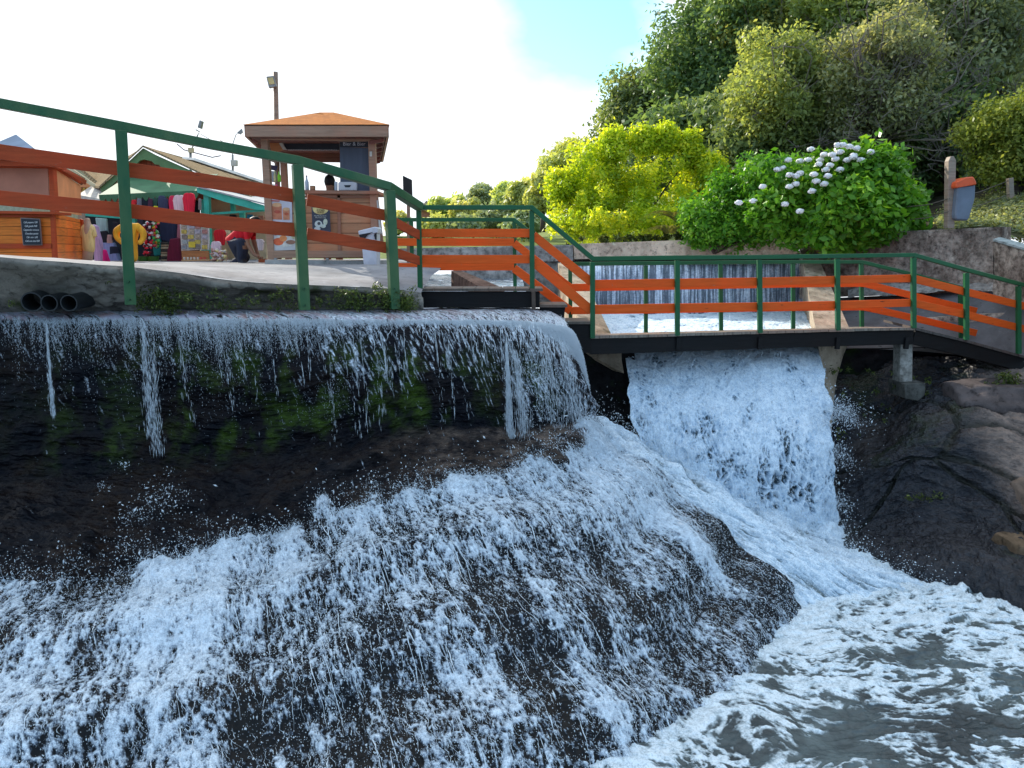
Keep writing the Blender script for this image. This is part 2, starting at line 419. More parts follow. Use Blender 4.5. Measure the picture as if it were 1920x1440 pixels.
# thin water over the crest: denser to the right
rt = sst(1.2, 4.2, uu); end = sst(4.6, 5.2, uu)
strk = fbm((t-s*.35)*26, s*3.0, 4, 31); fine = fbm((t-s*.3)*60, s*9, 3, 32)
crest = (.30+.30*rt)*sst(2.2+.8*rt, 1.4, vv)
runs = sst(.60, .72, fbm(t*2.4, s*.05, 3, 41))*(.12+.25*rt)*sst(5.2, 3.2, vv)
xs_ = [0, 1.0, 1.5, 2.0, 2.6, 3.4, 5]; eL = np.interp(vv, xs_, [.34, .42, .30, .08, -.06, -.22, -.4]); eR = np.interp(vv, xs_, [.42, .50, .44, .29, .15, .02, -.3])
hs_ = fbm((t-s*.42)*74, s*11, 3, 33); hr_ = ridge((t-s*.38)*52, s*11, 3, 34)
foam = eL*(1-rt)+eR*rt+runs*.8+(strk-.5)*.55+(fine-.5)*.5+((hs_-.5)*1.25+(hr_-.5)*.9)*sst(-.2, 1.3, vv)*(1+1.3*sst(.7, 1.0, vv)*sst(2.2, 1.5, vv))
foam = foam+end*(.16+1.3*(fbm((t-s*.25)*26, s*2.2, 4, 66)-.5)+.9*(ridge((t-s*.2)*34, s*3, 3, 67)-.5)+.2*sst(3.4, 4.8, vv))
foam += sst(.05, .01, np.abs(vv-1.0))*.25
foam = foam+sst(.9, .3, np.hypot((uu-4.35)*1.2, (vv-4.0)*.7))*.32
foam = np.where(vv > 5.3, foam+end*.35, foam)
foam = np.clip(foam, 0, 1)*(1-.0*low)
tn = NT('wet_weir_stone'); at = tn.n('Attribute', attribute_name='foam')
bk = tn.n('TexBrick', i_Scale=1.0); 
base = tn.mix(tn.ramp(tn.noise(1.6, 7, stretch=(1, 1, 1.8)), [(.42, 0), (.66, 1)]), (.002, .0035, .007), (.012, .0075, .006))
mo = tn.ramp(tn.noise(2.3, 5, stretch=(1.2, 1, .7)), [(.48, 0), (.62, 1)])
ma_ = tn.n('Attribute', attribute_name='moss')
base = tn.mix(tn.math('MULTIPLY', mo, ma_.outputs['Fac']), base, (.034, .062, .008))
lg = tn.n('Attribute', attribute_name='ledge')
lc = tn.mix(tn.ramp(tn.noise(5, 8, stretch=(1, 1, 3), rough=.7), [(.4, 0), (.65, 1)]), (.16, .12, .095), (.014, .013, .016))
base = tn.mix(lg.outputs['Fac'], base, lc)
base = tn.mix(tn.ramp(tn.noise(9, 7, stretch=(1, 1, 3)), [(.45, 0), (.66, .8)]), base, (.006, .006, .009))
fz = tn.noise(45, 4)
ff = tn.ramp(tn.math('ADD', at.outputs['Fac'], tn.math('MULTIPLY', tn.math('SUBTRACT', fz, .5), .35)), [(.30, 0), (.80, 1)])
fz2 = tn.noise(20, 6, stretch=(1.6, 1, .5), rough=.7)
cc = tn.mix(ff, base, tn.mix(tn.ramp(tn.math('ADD', tn.math('MULTIPLY', fz, .5), tn.math('MULTIPLY', fz2, .5)), [(.40, 0), (.60, 1)]), (.10, .13, .16), (.74, .82, .92)))
cb_ = tn.n('Attribute', attribute_name='crest'); cc = tn.mix(cb_.outputs['Fac'], cc, tn.mix(tn.ramp(tn.noise(3, 4), [(.4, 0), (.6, 1)]), (.42, .40, .50), (.36, .24, .24)))  # crest brick, with its lavender wet sheen mixed into the colour
tn.bsdf(cc, tn.math('ADD', tn.math('MULTIPLY', ff, .25), .28), tn.math('ADD', tn.noise(14, 7, stretch=(1, 1, 2.4)), tn.math('MULTIPLY', fz, .4)), .8, .03, spec=.09)
moss = sst(2.2, 3.0, vv)*sst(5.4, 4.4, vv)*sst(.2, 1.4, uu)*sst(5.0, 4.2, uu)*(.35+.65*sst(.42, .6, fbm(t*1.2, s*.4, 3, 51)))
crestband = sst(1.95, 1.75, vv)*(1-.75*rt)*sst(.60, .42, strk)
ledge = sst(5.0, 5.35, vv+.5*(fbm(t*2, s, 3, 8)-.5))*(.06+.94*sst(2.2, 3.8, uu))*(.35+.65*sst(.35, .6, fbm(t*2.5, s*4, 4, 55)))
weir = thing('weir', P(480, 1060, 7.4), 'long dark mossy weir wall with water spilling over its straight crest', 'weir')
o = link('weir_wall', grid_mesh('weir_wall', G, {'foam': foam, 'moss': moss, 'ledge': ledge, 'crest': crestband}), tn.m, weir, smooth=True)
WG, WN = G, N

# --- the big cascade below the weir
def pool(px, py): return DZ(px, py, POOL-.06)
top = [(-160,1088,6.25),(200,1052,6.3),(470,1008,6.5),(640,935,6.75),(800,890,6.98),(985,858,7.30),(1060,815,7.62),(1098,790,7.85)]
bot = [Vector((-5.2,3.7,-3.7)),Vector((-2.9,3.7,-3.7)),Vector((-1.3,3.75,-3.7)),Vector((-.3,3.9,-3.7)),pool(1170,1470),pool(1330,1335),pool(1450,1225),pool(1545,1140)]
T = [P(*c) for c in top]
def lerp(a, b, k): return a+(b-a)*k
rows = []
for k, bulge in ((0, 0), (.12, .06), (.3, .13), (.5, .15), (.75, .08), (1, 0)):
    rows.append([lerp(a, b, k)+Vector((0, -.5, .85))*bulge*(1 if i < 6 else .55) for i, (a, b) in enumerate(zip(T, bot))])
NV, NU = 760, 1250
G = patch(rows, NV, NU); N = normals(G); s, t = coords(G)
vv = np.linspace(0, 1, NV)[:, None]*np.ones((1, NU)); uu = np.linspace(0, 1, NU)[None]*np.ones((NV, 1))
web2 = ridge((t+.04*(fbm(t*20, s*16, 2, 64)-.5))*19, (s+.05*(fbm(t*18, s*14, 2, 65)-.5))*9.5, 3, 67); web3 = ridge(t*40+2*fbm(t*9, s*9, 2, 68), s*21, 2, 69)
wt_ = t+.35*(fbm(t*1.1, s*.8, 3, 21)-.5)+.1*(fbm(t*4, s*3, 2, 22)-.5)
tt = wt_+s*.10*(1-uu)
band = fbm(tt*1.6, s*.42, 3, 23)
dstr = fbm(tt*4.2, s*.55, 3, 28)
streak = fbm(tt*9, s*1.6, 4, 24)
w1 = t+.06*(fbm(t*9, s*9, 2, 61)-.5)*2; w2 = s+.08*(fbm(t*8, s*7, 2, 62)-.5)*2
web = ridge(w1*9, w2*4.2, 3, 25)
grain = fbm(t*34, s*24, 3, 26)
hair = fbm(tt*46, s*7, 3, 63)
foam = .375+1.25*(band-.5)+1.15*(dstr-.5)+.55*(streak-.5)+.55*(web-.52)+.95*(web2-.52)+.75*(web3-.5)+.7*(grain-.5)+.35*(hair-.5)
foam += .22*sst(.14, .0, vv)+.10*sst(.55, .9, uu)*sst(.5, .1, vv)
foam -= .42*sst(.80, .99, uu)*sst(.35, .95, vv)*sst(.35, .6, fbm(t*3, s*1.5, 3, 29)+.12)
foam -= .10*sst(.3, .9, vv)
foam = np.clip(foam, 0, 1)
edge = sst(0, .05, vv)
h = (.20*(band-.5)+.08*(dstr-.5)+.022*(streak-.5)+.018*(web-.5)+.012*(web2-.5)+.007*(hair-.5)+foam*(.010+.010*grain))*(edge*.8+.2)
steps = .09*(fbm(t*.9, s*3.2, 3, 72)-.5)*sst(.05, .2, vv)+.05*np.sin(s*7+3*fbm(t*.8, s*.5, 2, 71))*sst(.1, .3, vv)
G = G+N*((h+steps)[..., None])
# ragged upper rim where the ledge water breaks
rim = (fbm(t*3.2, t*0+3, 4, 27)-.5)*.34*sst(.16, 0, vv)
G[..., 2] += rim; 
smooth_struct('cascade', G, M_FOAMROCK, {'foam': foam})
CG, CN, CF = G, N, foam

# --- foam channel between the cascade and the fall, and pool
def ramp_rows():
    return [
     [(1085,770,8.75),(1180,815,8.9),(1330,880,8.9),(1470,950,8.9),(1590,1000,8.9)],
     [(1120,815,8.25),(1225,855,8.4),(1340,920,8.5),(1460,980,8.6),(1585,1020,8.7)],
     [(1190,872,7.95),(1290,915,8.1),(1400,965,8.2),(1500,1010,8.3),(1600,1040,8.45)],
     [(1300,960,7.75),(1390,990,7.85),(1480,1015,7.9),(1560,1040,8.0),(1650,1062,8.1)],
     [(1420,1055,7.45),(1490,1060,7.5),(1560,1068,7.6),(1630,1078,7.65),(1715,1088,7.7)],
     [pool(1510,1150),pool(1580,1140),pool(1650,1130),pool(1720,1120),pool(1800,1115)],
    ]
G = patch(ramp_rows(), 420, 420); N = normals(G); s, t = coords(G)
bl = fbm(t*5, s*3.2, 5, 81); puff = ridge(t*5, s*2.4, 4, 82)
foam = np.clip(.72+1.3*(bl-.5)+.6*(fbm(t*24, s*14, 3, 83)-.5)+.7*(puff-.5)+.6*(fbm(t*3, s*9, 3, 86)-.5), 0, 1)
G = G+N*((.20*(bl-.5)+.05*(puff-.5)+.014*fbm(t*30, s*20, 2, 84))[..., None])
M_FOAM = foam_mat('foam_water', (.16, .20, .20), foam=(.78, .88, .95), rough=.3, fscale=26, film=(.26, .38, .50))
smooth_struct('water_chute_foot', G, M_FOAM, {'foam': foam}); RG, RN = G, N

xs = np.concatenate([np.linspace(-14, -.6, 60), np.linspace(-.55, 5.6, 900), np.linspace(5.7, 16, 60)])
ys = np.concatenate([np.linspace(-6, 3.1, 50), np.linspace(3.12, 9.6, 900)])
X, Y = np.meshgrid(xs, ys)
# flow fans out from the foot of the fall
ox, oy = 4.2, 8.6
th = np.arctan2(X-ox, oy-Y+1e-6); rr = np.hypot(X-ox, Y-oy)
wx = X+.35*(fbm(X*1.1, Y*1.1, 3, 91)-.5)*2; wy = Y+.35*(fbm(X*1.1, Y*1.1, 3, 92)-.5)*2
f1, f2 = worley(wx*1.5+th*1.2, wy*3.0, 93); net1 = sst(.22, .02, f2-f1)
rd = ridge(wx*2.1, wy*4.4, 4, 94); net2 = sst(.66, .86, rd)
f1, f2 = worley(wx*5, wy*9, 95); net3 = sst(.30, .02, f2-f1)
near = np.exp(-((rr-.4)/1.35).clip(0)**1.3)
# foam line along the foot of the cascade
line = np.array([[pool(1545,1140).x, pool(1545,1140).y], [pool(1330,1335).x, pool(1330,1335).y], [-.2, 3.8]])
def segd(X, Y, a, b):
    d = b-a; k = np.clip(((X-a[0])*d[0]+(Y-a[1])*d[1])/(d@d), 0, 1)
    return np.hypot(X-a[0]-k*d[0], Y-a[1]-k*d[1])
dl = np.minimum(segd(X, Y, line[0], line[1]), segd(X, Y, line[1], line[2]))
nearl = np.exp(-dl/.33)
big = fbm(wx*1.1, wy*1.9, 5, 96); gr = fbm(X*26, Y*34, 3, 97)
fin = ridge(wx*8+Y*.6, wy*17, 4, 141); mid = ridge(wx*4.0+.4*Y, wy*8.4, 4, 142)
foam = .95*near+.55*nearl+.62*net2+.75*sst(.58, .85, mid)*sst(.35, .6, big+.12)+.5*sst(.55, .85, fin)*sst(.38, .6, big+.08)+.9*(big-.5)+.55*(gr-.5)-.11+.7*(fin-.5)+.25*(mid-.5)
foam -= .22*sst(2.2, 4.4, rr)*(1-nearl)
foam = np.clip(foam, 0, 1)
wav = .14*(fbm(wx*1.6, wy*2.6, 4, 98)-.5)+.08*(ridge(wx*4.0+.4*Y, wy*8.4, 3, 142)-.5)+.045*(ridge(wx*7, wy*12, 3, 99)-.5)+.015*(fbm(X*18, Y*26, 3, 100)-.5)
amp = .6+1.2*near
Z = POOL+wav*amp*.8+foam*.014*gr
M_POOL = foam_mat('pool_water', (.022, .036, .042), foam=(.78, .88, .94), rough=.12, fscale=24, wet2=(.09, .125, .13), spec=.5, bump=.6, bd=.03, film=(.22, .30, .34))
smooth_struct('water', np.stack([X, Y, Z], -1), M_POOL, {'foam': foam}, flip=True)

# --- chute: upper basin run, steepening, broken fall
rows = [
 [(1085,586,14.2),(1200,588,14.2),(1320,588,14.2),(1430,586,14.2),(1512,582,14.2)],
 [(1110,600,12.8),(1215,602,12.8),(1325,603,12.8),(1430,602,12.8),(1519,600,12.8)],
 [(1140,628,11.2),(1235,630,11.2),(1330,631,11.2),(1430,630,11.2),(1528,628,11.2)],
 [(1168,660,9.9),(1260,662,9.9),(1350,662,9.9),(1440,662,9.9),(1535,660,10.1)],
 [(1178,715,9.25),(1270,718,9.3),(1360,720,9.35),(1450,720,9.45),(1548,718,9.6)],
 [(1184,770,8.95),(1275,778,8.95),(1370,782,9.0),(1460,782,9.1),(1560,775,9.25)],
 [(1198,820,8.8),(1285,845,8.75),(1380,855,8.75),(1468,862,8.85),(1566,860,9.0)],
 [(1212,860,8.78),(1295,905,8.7),(1390,930,8.7),(1472,950,8.8),(1566,945,8.95)],
 [(1225,900,8.76),(1300,950,8.68),(1395,990,8.7),(1478,1015,8.8),(1567,1030,8.93)],
]
NV, NU = 640, 460
G = patch(rows, NV, NU); N = normals(G); s, t = coords(G)
vv = np.linspace(0, 8, NV)[:, None]*np.ones((1, NU)); uu = np.linspace(0, 1, NU)[None]*np.ones((NV, 1))
wx = t+.1*(fbm(t*3, s*3, 2, 111)-.5)*2; wy = s+.12*(fbm(t*3, s*3, 2, 112)-.5)*2
f1, f2 = worley(wx*9.5, wy*6.2, 113); cell = sst(.08, .5, f2-f1)*sst(.42, .62, fbm(t*5, s*3.4, 3, 134)+.03)
f1b, f2b = worley(wx*17, wy*12, 117); cellb = sst(.05, .4, f2b-f1b)
brk = sst(4.7, 5.7, vv)*sst(.12, .42, uu)*sst(.97, .80, uu)*sst(.30, .56, fbm(t*1.5, s*1.2, 3, 118)+.10)
soft = fbm(wx*7, wy*4, 4, 114); gr = fbm(t*30, s*22, 3, 115)
f1c, f2c = worley(wx*15, wy*10, 135); foam = .80+.34*sst(.35, .05, f2c-f1c)-brk*(cell*.60+cellb*.22)+.9*(soft-.5)+.5*(gr-.5)+.6*(ridge(wx*7, wy*5, 3, 133)-.5)-.10*sst(.45, .65, fbm(t*3.0, s*6, 3, 119))*(1-brk)
foam = np.clip(foam, 0, 1)
h = .09*(fbm(wx*2.4, wy*2.2, 4, 131)-.5)+.035*(soft-.5)+.030*(1-cell)*brk*1.6+.012*foam*gr+.014*(ridge(wx*9, wy*6, 3, 132)-.5)-.045*brk*cell
G = G+N*(h[..., None])
G[..., 0] += (sst(.93, 1, uu)*(fbm(s*5, s*0+1, 4, 136)-.5)*.16-sst(.07, 0, uu)*(fbm(s*5, s*0+4, 4, 137)-.5)*.12)*sst(3.2, 4.5, vv)
M_CH = foam_mat('chute_water', (.05, .07, .08), foam=(.78, .88, .96), rough=.15, fscale=34, film=(.20, .34, .50))
smooth_struct('water_chute', G, M_CH, {'foam': foam}); HG, HN = G, N

# --- upper weir curtain across the channel
rows = [[(1075,498,15.2),(1250,496,15.2),(1400,495,15.2),(1515,494,15.2)],
        [(1075,502,14.6),(1250,500,14.6),(1400,499,14.6),(1515,497,14.6)],
        [(1075,545,14.45),(1250,545,14.45),(1400,544,14.45),(1513,542,14.45)],
        [(1075,596,14.4),(1250,596,14.4),(1400,595,14.4),(1513,592,14.4)]]
G = patch(rows, 200, 640); N = normals(G); s, t = coords(G)
st_ = fbm(t*11, s*.9, 4, 121); st2 = fbm(t*34, s*1.6, 3, 122)
foam = np.clip(.46+.45*(st_-.5)+1.1*(st2-.5)+.6*(fbm(t*70, s*4, 2, 123)-.5)+.5*sst(1.0, 1.35, s)*0+.4*sst(.55, .2, s), 0, 1)
G = G-np.array([0, 1, 0])*((.05*(st_-.5)+.02*st2)[..., None])
M_CUR = foam_mat('curtain_water', (.13, .165, .21), foam=(.80, .88, .98), rough=.25, fscale=30, film=(.30, .38, .50))
smooth_struct('water_curtain', G, M_CUR, {'foam': foam})

# ---------------------------------------------------------------- spray
M_DROP = NT('water_droplets'); M_DROP.bsdf((.74, .84, .92), .25, extra={'Transmission Weight': .2, 'IOR': 1.33}); M_DROP = M_DROP.m
def scatter(G, N, n, wfun, off, size, el, name, label, extra_dir=None, jit=0):
    nv, nu = G.shape[:2]
    i = rng.integers(0, nv-1, n*3); j = rng.integers(0, nu, n*3)
    keep = rng.random(n*3) < wfun[i, j]; i = i[keep][:n]; j = j[keep][:n]
    d = G[np.minimum(i+2, nv-1), j]-G[np.maximum(i-2, 0), j]; d /= np.linalg.norm(d, axis=1, keepdims=True)+1e-9
    p = G[i, j]+N[i, j]*rng.exponential(off, len(i))[:, None]+rng.normal(size=(len(i), 3))*jit
    d = d+rng.normal(size=d.shape)*.35; d /= np.linalg.norm(d, axis=1, keepdims=True)
    w = size*np.exp(rng.normal(size=len(i))*.45)
    return p, d, w*2*(1+el*rng.random(len(i))), w
A = []
dens = .25+.75*sst(.1, .7, CF)
nv, nu = CF.shape
bottom = np.linspace(0, 1, nv)[:, None]*np.ones((1, nu))
A.append(scatter(CG, CN, 85000, dens, .030, .0019, 3.0, '', ''))
A.append(scatter(CG, CN, 26000, .15+.85*bottom, .09, .0023, 1.0, '', ''))
A.append(scatter(CG, CN, 9000, np.exp(-bottom*14), .10, .0032, 2.0, '', ''))
A.append(scatter(RG, RN, 9000, np.ones(RG.shape[:2]), .09, .0034, 1.0, '', '', jit=.03))
A.append(scatter(HG, HN, 9000, np.linspace(0, 1, HG.shape[0])[:, None]**2*np.ones((1, HG.shape[1])), .05, .0036, 1.5, '', '', jit=.02))
we = np.zeros(HG.shape[:2]); we[330:, -14:] = 1; we[420:, :10] = 1
p, d, l_, w = scatter(HG, HN, 5200, np.clip(we*40, 0, 1), .04, .0045, 1.5, '', '', jit=.05)
p[:, 0] += rng.exponential(.10, len(p))*np.where(p[:, 0] > 3, .6, -.4)
A.append((p, d, l_, w))
cat_ = [np.concatenate([a[k] for a in A]) for k in range(4)]
o = tetras('spray', cat_[0], cat_[1], cat_[2], cat_[3], M_DROP); tag(o, 'fine white water droplets flying off the cascade and the fall', 'spray', kind='stuff')

def filaments(G, N, n, wfun, L, off, width, wob):
    nv, nu = G.shape[:2]; i = rng.integers(0, nv-4, n*4); j = rng.integers(3, nu-3, n*4)
    k = rng.random(n*4) < wfun[i, j]; i = i[k][:n]; j = j[k][:n]; n = len(i); K = 9
    ds = np.linalg.norm(G[1:, nu//2]-G[:-1, nu//2], axis=1).mean(); span = (L*(.3+rng.random(n)**1.6)/ds)
    jj = j.astype(float); o0 = rng.exponential(off, n); Vs = []
    ph = rng.random(n)*6.28; wl = rng.normal(size=n)*wob
    for q in range(K):
        u = q/(K-1); ii = np.clip(i+span*u, 0, nv-2); a = ii.astype(int); f = (ii-a)[:, None]
        jj = np.clip(jj+rng.normal(size=n)*.9*wob+wl*.5, 1, nu-2); b = jj.astype(int)
        p = G[a, b]*(1-f)+G[np.minimum(a+1, nv-1), b]*f
        t_ = G[a, np.minimum(b+1, nu-1)]-G[a, b-1]; t_ /= np.linalg.norm(t_, axis=1, keepdims=True)+1e-9
        p = p+N[a, b]*(o0*(.3+np.sin(math.pi*u))+.004)[:, None]
        w = (width*(.25+rng.random(n)**2)*math.sin(math.pi*(u*.94+.03))**.7)[:, None]
        Vs.append(np.stack([p-t_*w, p+t_*w+N[a, b]*w*.6], 1))
    V = np.stack(Vs, 1).reshape(n, K*2, 3); base = (np.arange(n)*K*2)[:, None, None]
    f_ = np.array([[2*q, 2*q+1, 2*q+3, 2*q+2] for q in range(K-1)])[None]
    return V.reshape(-1, 3), (base+f_).reshape(-1, 4)
bw = .12+.88*sst(.25, .7, CF)
V1, F1 = filaments(CG, CN, 11000, bw**1.6, .13, .012, .0024, 1.3)
V2, F2 = filaments(CG, CN, 700, bw*(1-.6*bottom), .5, .03, .0045, 1.3)
V3, F3 = filaments(HG, HN, 3500, (np.linspace(0, 1, HG.shape[0])[:, None]**1.5)*np.ones((1, HG.shape[1])), .16, .02, .005, 1.3)
V4, F4 = filaments(WG, WN, 5200, sst(.9, 1.2, np.linspace(0, 8, WG.shape[0]))[:, None]*sst(2.6, 1.6, np.linspace(0, 8, WG.shape[0]))[:, None]*(.15+.85*np.linspace(0, 1, WG.shape[1])[None]**1.5), .16, .006, .0028, .8)
k1, k2, k3 = len(V1), len(V1)+len(V2), len(V1)+len(V2)+len(V3)
o = link('water_threads', npmesh('water_threads', np.concatenate([V1, V2, V3, V4]), np.concatenate([F1, F2+k1, F3+k2, F4+k3])), M_DROP, smooth=True)
tag(o, 'fine white threads of running water over the cascade and the fall', 'water threads', kind='stuff')
# falling strands from the weir crest
n = 13000
u = rng.random(n)**.5
cl = rng.random(int(n*.055))
u = np.where(rng.random(n) < .6, cl[rng.integers(0, len(cl), n)]**.5+rng.normal(size=n)*.003, u)
u = np.clip(u, 0, .995)
col = (u*(WG.shape[1]-1)).astype(int)
r0 = int(1.75/8*WG.shape[0])
pts = []; dirs = []; ln = []; wd = []
fall = rng.exponential(.30, n)*(.5+1.0*u)+.03
brk_ = rng.random(n) < .12; fall[brk_] += rng.random(brk_.sum())*.9
x0 = WG[r0, col]; outv = .35+.25*rng.random(n); latv = .12+.28*u**2
for k in range(16):
    tt_ = np.sqrt(2*np.maximum(0, (k+rng.random(n))/16*fall)/9.8)
    z = .5*9.8*tt_**2
    p = x0+np.stack([latv*tt_*1.6, -(.03+outv*tt_), -z], 1)+rng.normal(size=(n, 3))*.006
    d = np.stack([latv, -outv*.6, -9.8*tt_-.8], 1); d /= np.linalg.norm(d, axis=1, keepdims=True)
    kk = rng.random(n) < (.95-.3*(z > .3))
    pts.append(p[kk]); dirs.append(d[kk]); ln.append((.007+.026*rng.random(n)**1.5*(1-z/1.6).clip(.25))[kk]); wd.append((.0008+.0014*rng.random(n)**2)[kk])
# two stronger threads at the left and the main rope of water near the crest end
def rope(px, py, D, zf, nn, sp, lat=.1):
    b = np.array(P(px, py, D)); zf_ = rng.random(nn)**.8*zf; t_ = np.sqrt(2*zf_/9.8)
    p = b+np.stack([lat*t_+rng.normal(size=nn)*sp*(.4+zf_), -(.1+.35*t_)+rng.normal(size=nn)*sp*.5, -zf_], 1)
    pts.append(p); dirs.append(np.tile([lat*.2, -.05, -1.0], (nn, 1))+rng.normal(size=(nn, 3))*.025); ln.append(.03+.10*rng.random(nn)); wd.append(.0009+.0013*rng.random(nn))
rope(100, 600, 7.5, .95, 420, .010, .12)
rope(275, 600, 7.5, 1.15, 520, .024, .18)
for _ in range(60):
    x_ = 330+720*rng.random()**.6; rope(x_, 615+25*rng.random(), 7.5+(x_-400)/700*.35, .3+.9*rng.random()**1.5, int(8+26*rng.random()), .004+.02*rng.random(), .1+.4*rng.random())
rope(1010, 625, 7.85, 1.1, 700, .09, .35)
rope(1050, 640, 7.95, 1.0, 800, .06, .35)
rope(298, 640, 7.45, 1.1, 260, .025, .05)
rope(948, 640, 7.7, 1.35, 1900, .016, .10)
rope(962, 655, 7.7, 1.25, 900, .035, .25)
dd = np.concatenate(dirs); dd /= np.linalg.norm(dd, axis=1, keepdims=True)
o = tetras('falling_water', np.concatenate(pts), dd, np.concatenate(ln), np.concatenate(wd), M_DROP)
tag(o, 'thin broken strands and drops of water falling in front of the dark weir face', 'falling water', kind='stuff')

# splash tufts on the ledge lumps
tu = []
for (px, py, D, r_, n_) in ((195,905,6.75,.05,60),(310,930,6.6,.17,420),(250,965,6.5,.10,180),(385,975,6.5,.06,60),(345,1025,6.3,.14,300),(145,1050,6.15,.14,260),(240,1030,6.2,.15,320),(540,945,6.8,.07,90),(650,930,6.8,.11,240),(700,905,6.9,.1,200),(230,868,7.2,.05,50),(990,690,7.7,.22,1500),(1000,770,7.6,.20,1000),(1575,770,9.1,.12,1500),(1590,775,9.05,.20,700),(1568,850,8.95,.13,800),(1568,940,8.9,.13,800),(1480,1000,8.4,.28,900),(1330,940,8.4,.25,800),(1250,900,8.3,.22,700),(1120,830,8.0,.25,900),(1190,860,8.2,.2,500),(980,870,7.25,.2,700),(450,1020,6.35,.14,300),(30,1080,6.1,.2,360)):
    c = np.array(P(px, py, D)); q = rng.normal(size=(n_, 3))*[r_, r_*.5, r_*.62]
    tu.append(c+q+np.array([0, -.03, .3])*((q[:, :1]/r_)**2*-.12))
p = np.concatenate(tu); d = rng.normal(size=p.shape)+[0, 0, .8]; d /= np.linalg.norm(d, axis=1, keepdims=True)
w = .0022*np.exp(rng.normal(size=len(p))*.5)
o = tetras('splashes', p, d, w*2*(1+3*rng.random(len(p))), w, M_DROP)
tag(o, 'small splashes of water bouncing off the ledge and the crest end', 'splash', kind='stuff')
# ================================================================ GROUND, QUAY, WALLS, ROCK
M_BED = concrete('riverbed_stone', (.06, .055, .05), (.025, .025, .025))
M_EARTH = concrete('earth', (.060, .050, .032), (.03, .028, .018), moss=.5, scale=1.2)
M_GRASS = concrete('bank_grass', (.16, .20, .035), (.08, .12, .02), scale=.6, bs=.2)
M_PAVE = concrete('pale_concrete', (.30, .30, .315), (.20, .20, .21), scale=1.1, bs=.3, darkcut=.62)
M_QWALL = concrete('quay_wall_concrete', (.27, .25, .215), (.13, .12, .105), moss=.15, scale=1.6, darkcut=.56, bs=.8)
M_ASPH = concrete('dark_pavement', (.14, .14, .15), (.10, .10, .105), scale=1.4, bs=.2, darkcut=.65)
M_WALL = concrete('retaining_wall_concrete', (.86, .66, .50), (.46, .34, .25), scale=1.9, bs=1.0, darkcut=.54)  # pale pinkish sunlight on the wall is put into this colour
M_WALLD = concrete('shaded_stained_concrete', (.52, .44, .37), (.13, .095, .075), scale=2.1, bs=1.0, darkcut=.48)  # darker wall concrete: shade under the overhang is in the colour, plus stains
M_WALLG = concrete('grey_wall_concrete', (.55, .52, .48), (.28, .26, .24), scale=1.6, bs=.7)
M_TRAIN = concrete('channel_wall_concrete', (.50, .41, .31), (.22, .17, .12), scale=1.6, bs=.5, moss=.05, darkcut=.58)
M_DARKC = concrete('wet_dark_concrete', (.022, .022, .024), (.010, .010, .012), scale=1.6, moss=.12, mosscol=(.02, .045, .006))  # near-black, so the shade of recesses and gaps sits in the colour
M_ROCK = concrete('bank_rock', (.13, .105, .095), (.055, .045, .045), scale=.9, bs=.9, rough=.45, darkcut=.56)

def struct(o, kind='structure'): o['kind'] = kind; return o
# outer ground sheet reaching the horizon (behind the works), riverbed sheet underneath
bx = np.concatenate([np.linspace(-900, -60, 14), np.linspace(-50, 50, 90), np.linspace(60, 900, 14)])
by = np.concatenate([np.linspace(18, 70, 50), np.linspace(75, 1500, 30)])
X, Y = np.meshgrid(bx, by)
hill = 11*sst(5, 32, X-.22*(Y-18)*0)*sst(15, 40, Y)+3.0*sst(3.5, 12, X)*sst(14, 24, Y)
Z = -.25+(fbm(X*.1, Y*.1, 4, 200)-.5)*.8*sst(18, 40, Y)+hill+1.5*sst(28, 75, Y)+9*sst(150, 900, Y)*fbm(X*.004, Y*.004, 3, 5)
Z = np.where(X < 6, Z, Z)
struct(link('ground', grid_mesh('ground', np.stack([X, Y, Z], -1), flip=True), M_GRASS, smooth=True))
X, Y = np.meshgrid(np.linspace(-60, 60, 60), np.linspace(-60, 19, 50))
Z = -4.3+.15*fbm(X, Y, 3, 7)
struct(link('riverbed', grid_mesh('riverbed', np.stack([X, Y, Z], -1), flip=True), M_BED, smooth=True))

# quay: top surface, face
edge = [(-260,466,7.0),(-60,477,7.2),(0,482,7.25),(60,487,7.3),(120,491,7.35),(180,496,7.42),(240,500,7.5),(290,506,7.58),(340,512,7.65),(400,521,7.75),(450,527,7.82),(520,532,7.92),(600,535,8.02),(680,538,8.12),(740,542,8.22),(790,549,8.5)]
E = [P(*e) for e in edge]
rows = [E, [Vector((e.x*1.0-.02*0, e.y+.5, e.z+.02)) for e in E]]
back = [Vector((e.x*1.0-(.0 if i < 12 else .05), 11.0, -.235)) for i, e in enumerate(E)]
far = [Vector((e.x*1.6-1.0, 18.6, -.25)) for e in E]
G = patch([E, [a+(b-a)*.12+Vector((0, 0, .012)) for a, b in zip(E, back)], [a+(b-a)*.5 for a, b in zip(E, back)], back, far], 80, 200)
G[..., 2] += (fbm(G[..., 0]*1.4, G[..., 1]*1.4, 4, 210)-.5)*.025
struct(link('quay_pavement', grid_mesh('quay_pavement', G, flip=False), M_PAVE, smooth=True))
face = [E, [e+Vector((0, -.0, -.06)) for e in E]]
for k in (.3, .6, .85, 1.0, 1.3):
    row = []
    for e, px in zip(edge, edge):
        foot = P(px[0]+(8 if px[0] < 700 else 3), 586, min(8.35, px[2]+.42+.03))
        a = P(*px); row.append(a+(foot-a)*k+Vector((0, .10*k, 0)))
    face.append(row)
G = patch(face, 160, 420); N = normals(G)
s, t = coords(G)
rough_ = sst(1.2, 2.0, t)
dd = (fbm(t*2.2, s*3, 5, 220)-.5)*(.03+.16*rough_)+(fbm(t*9, s*12, 4, 221)-.5)*(.01+.07*rough_)
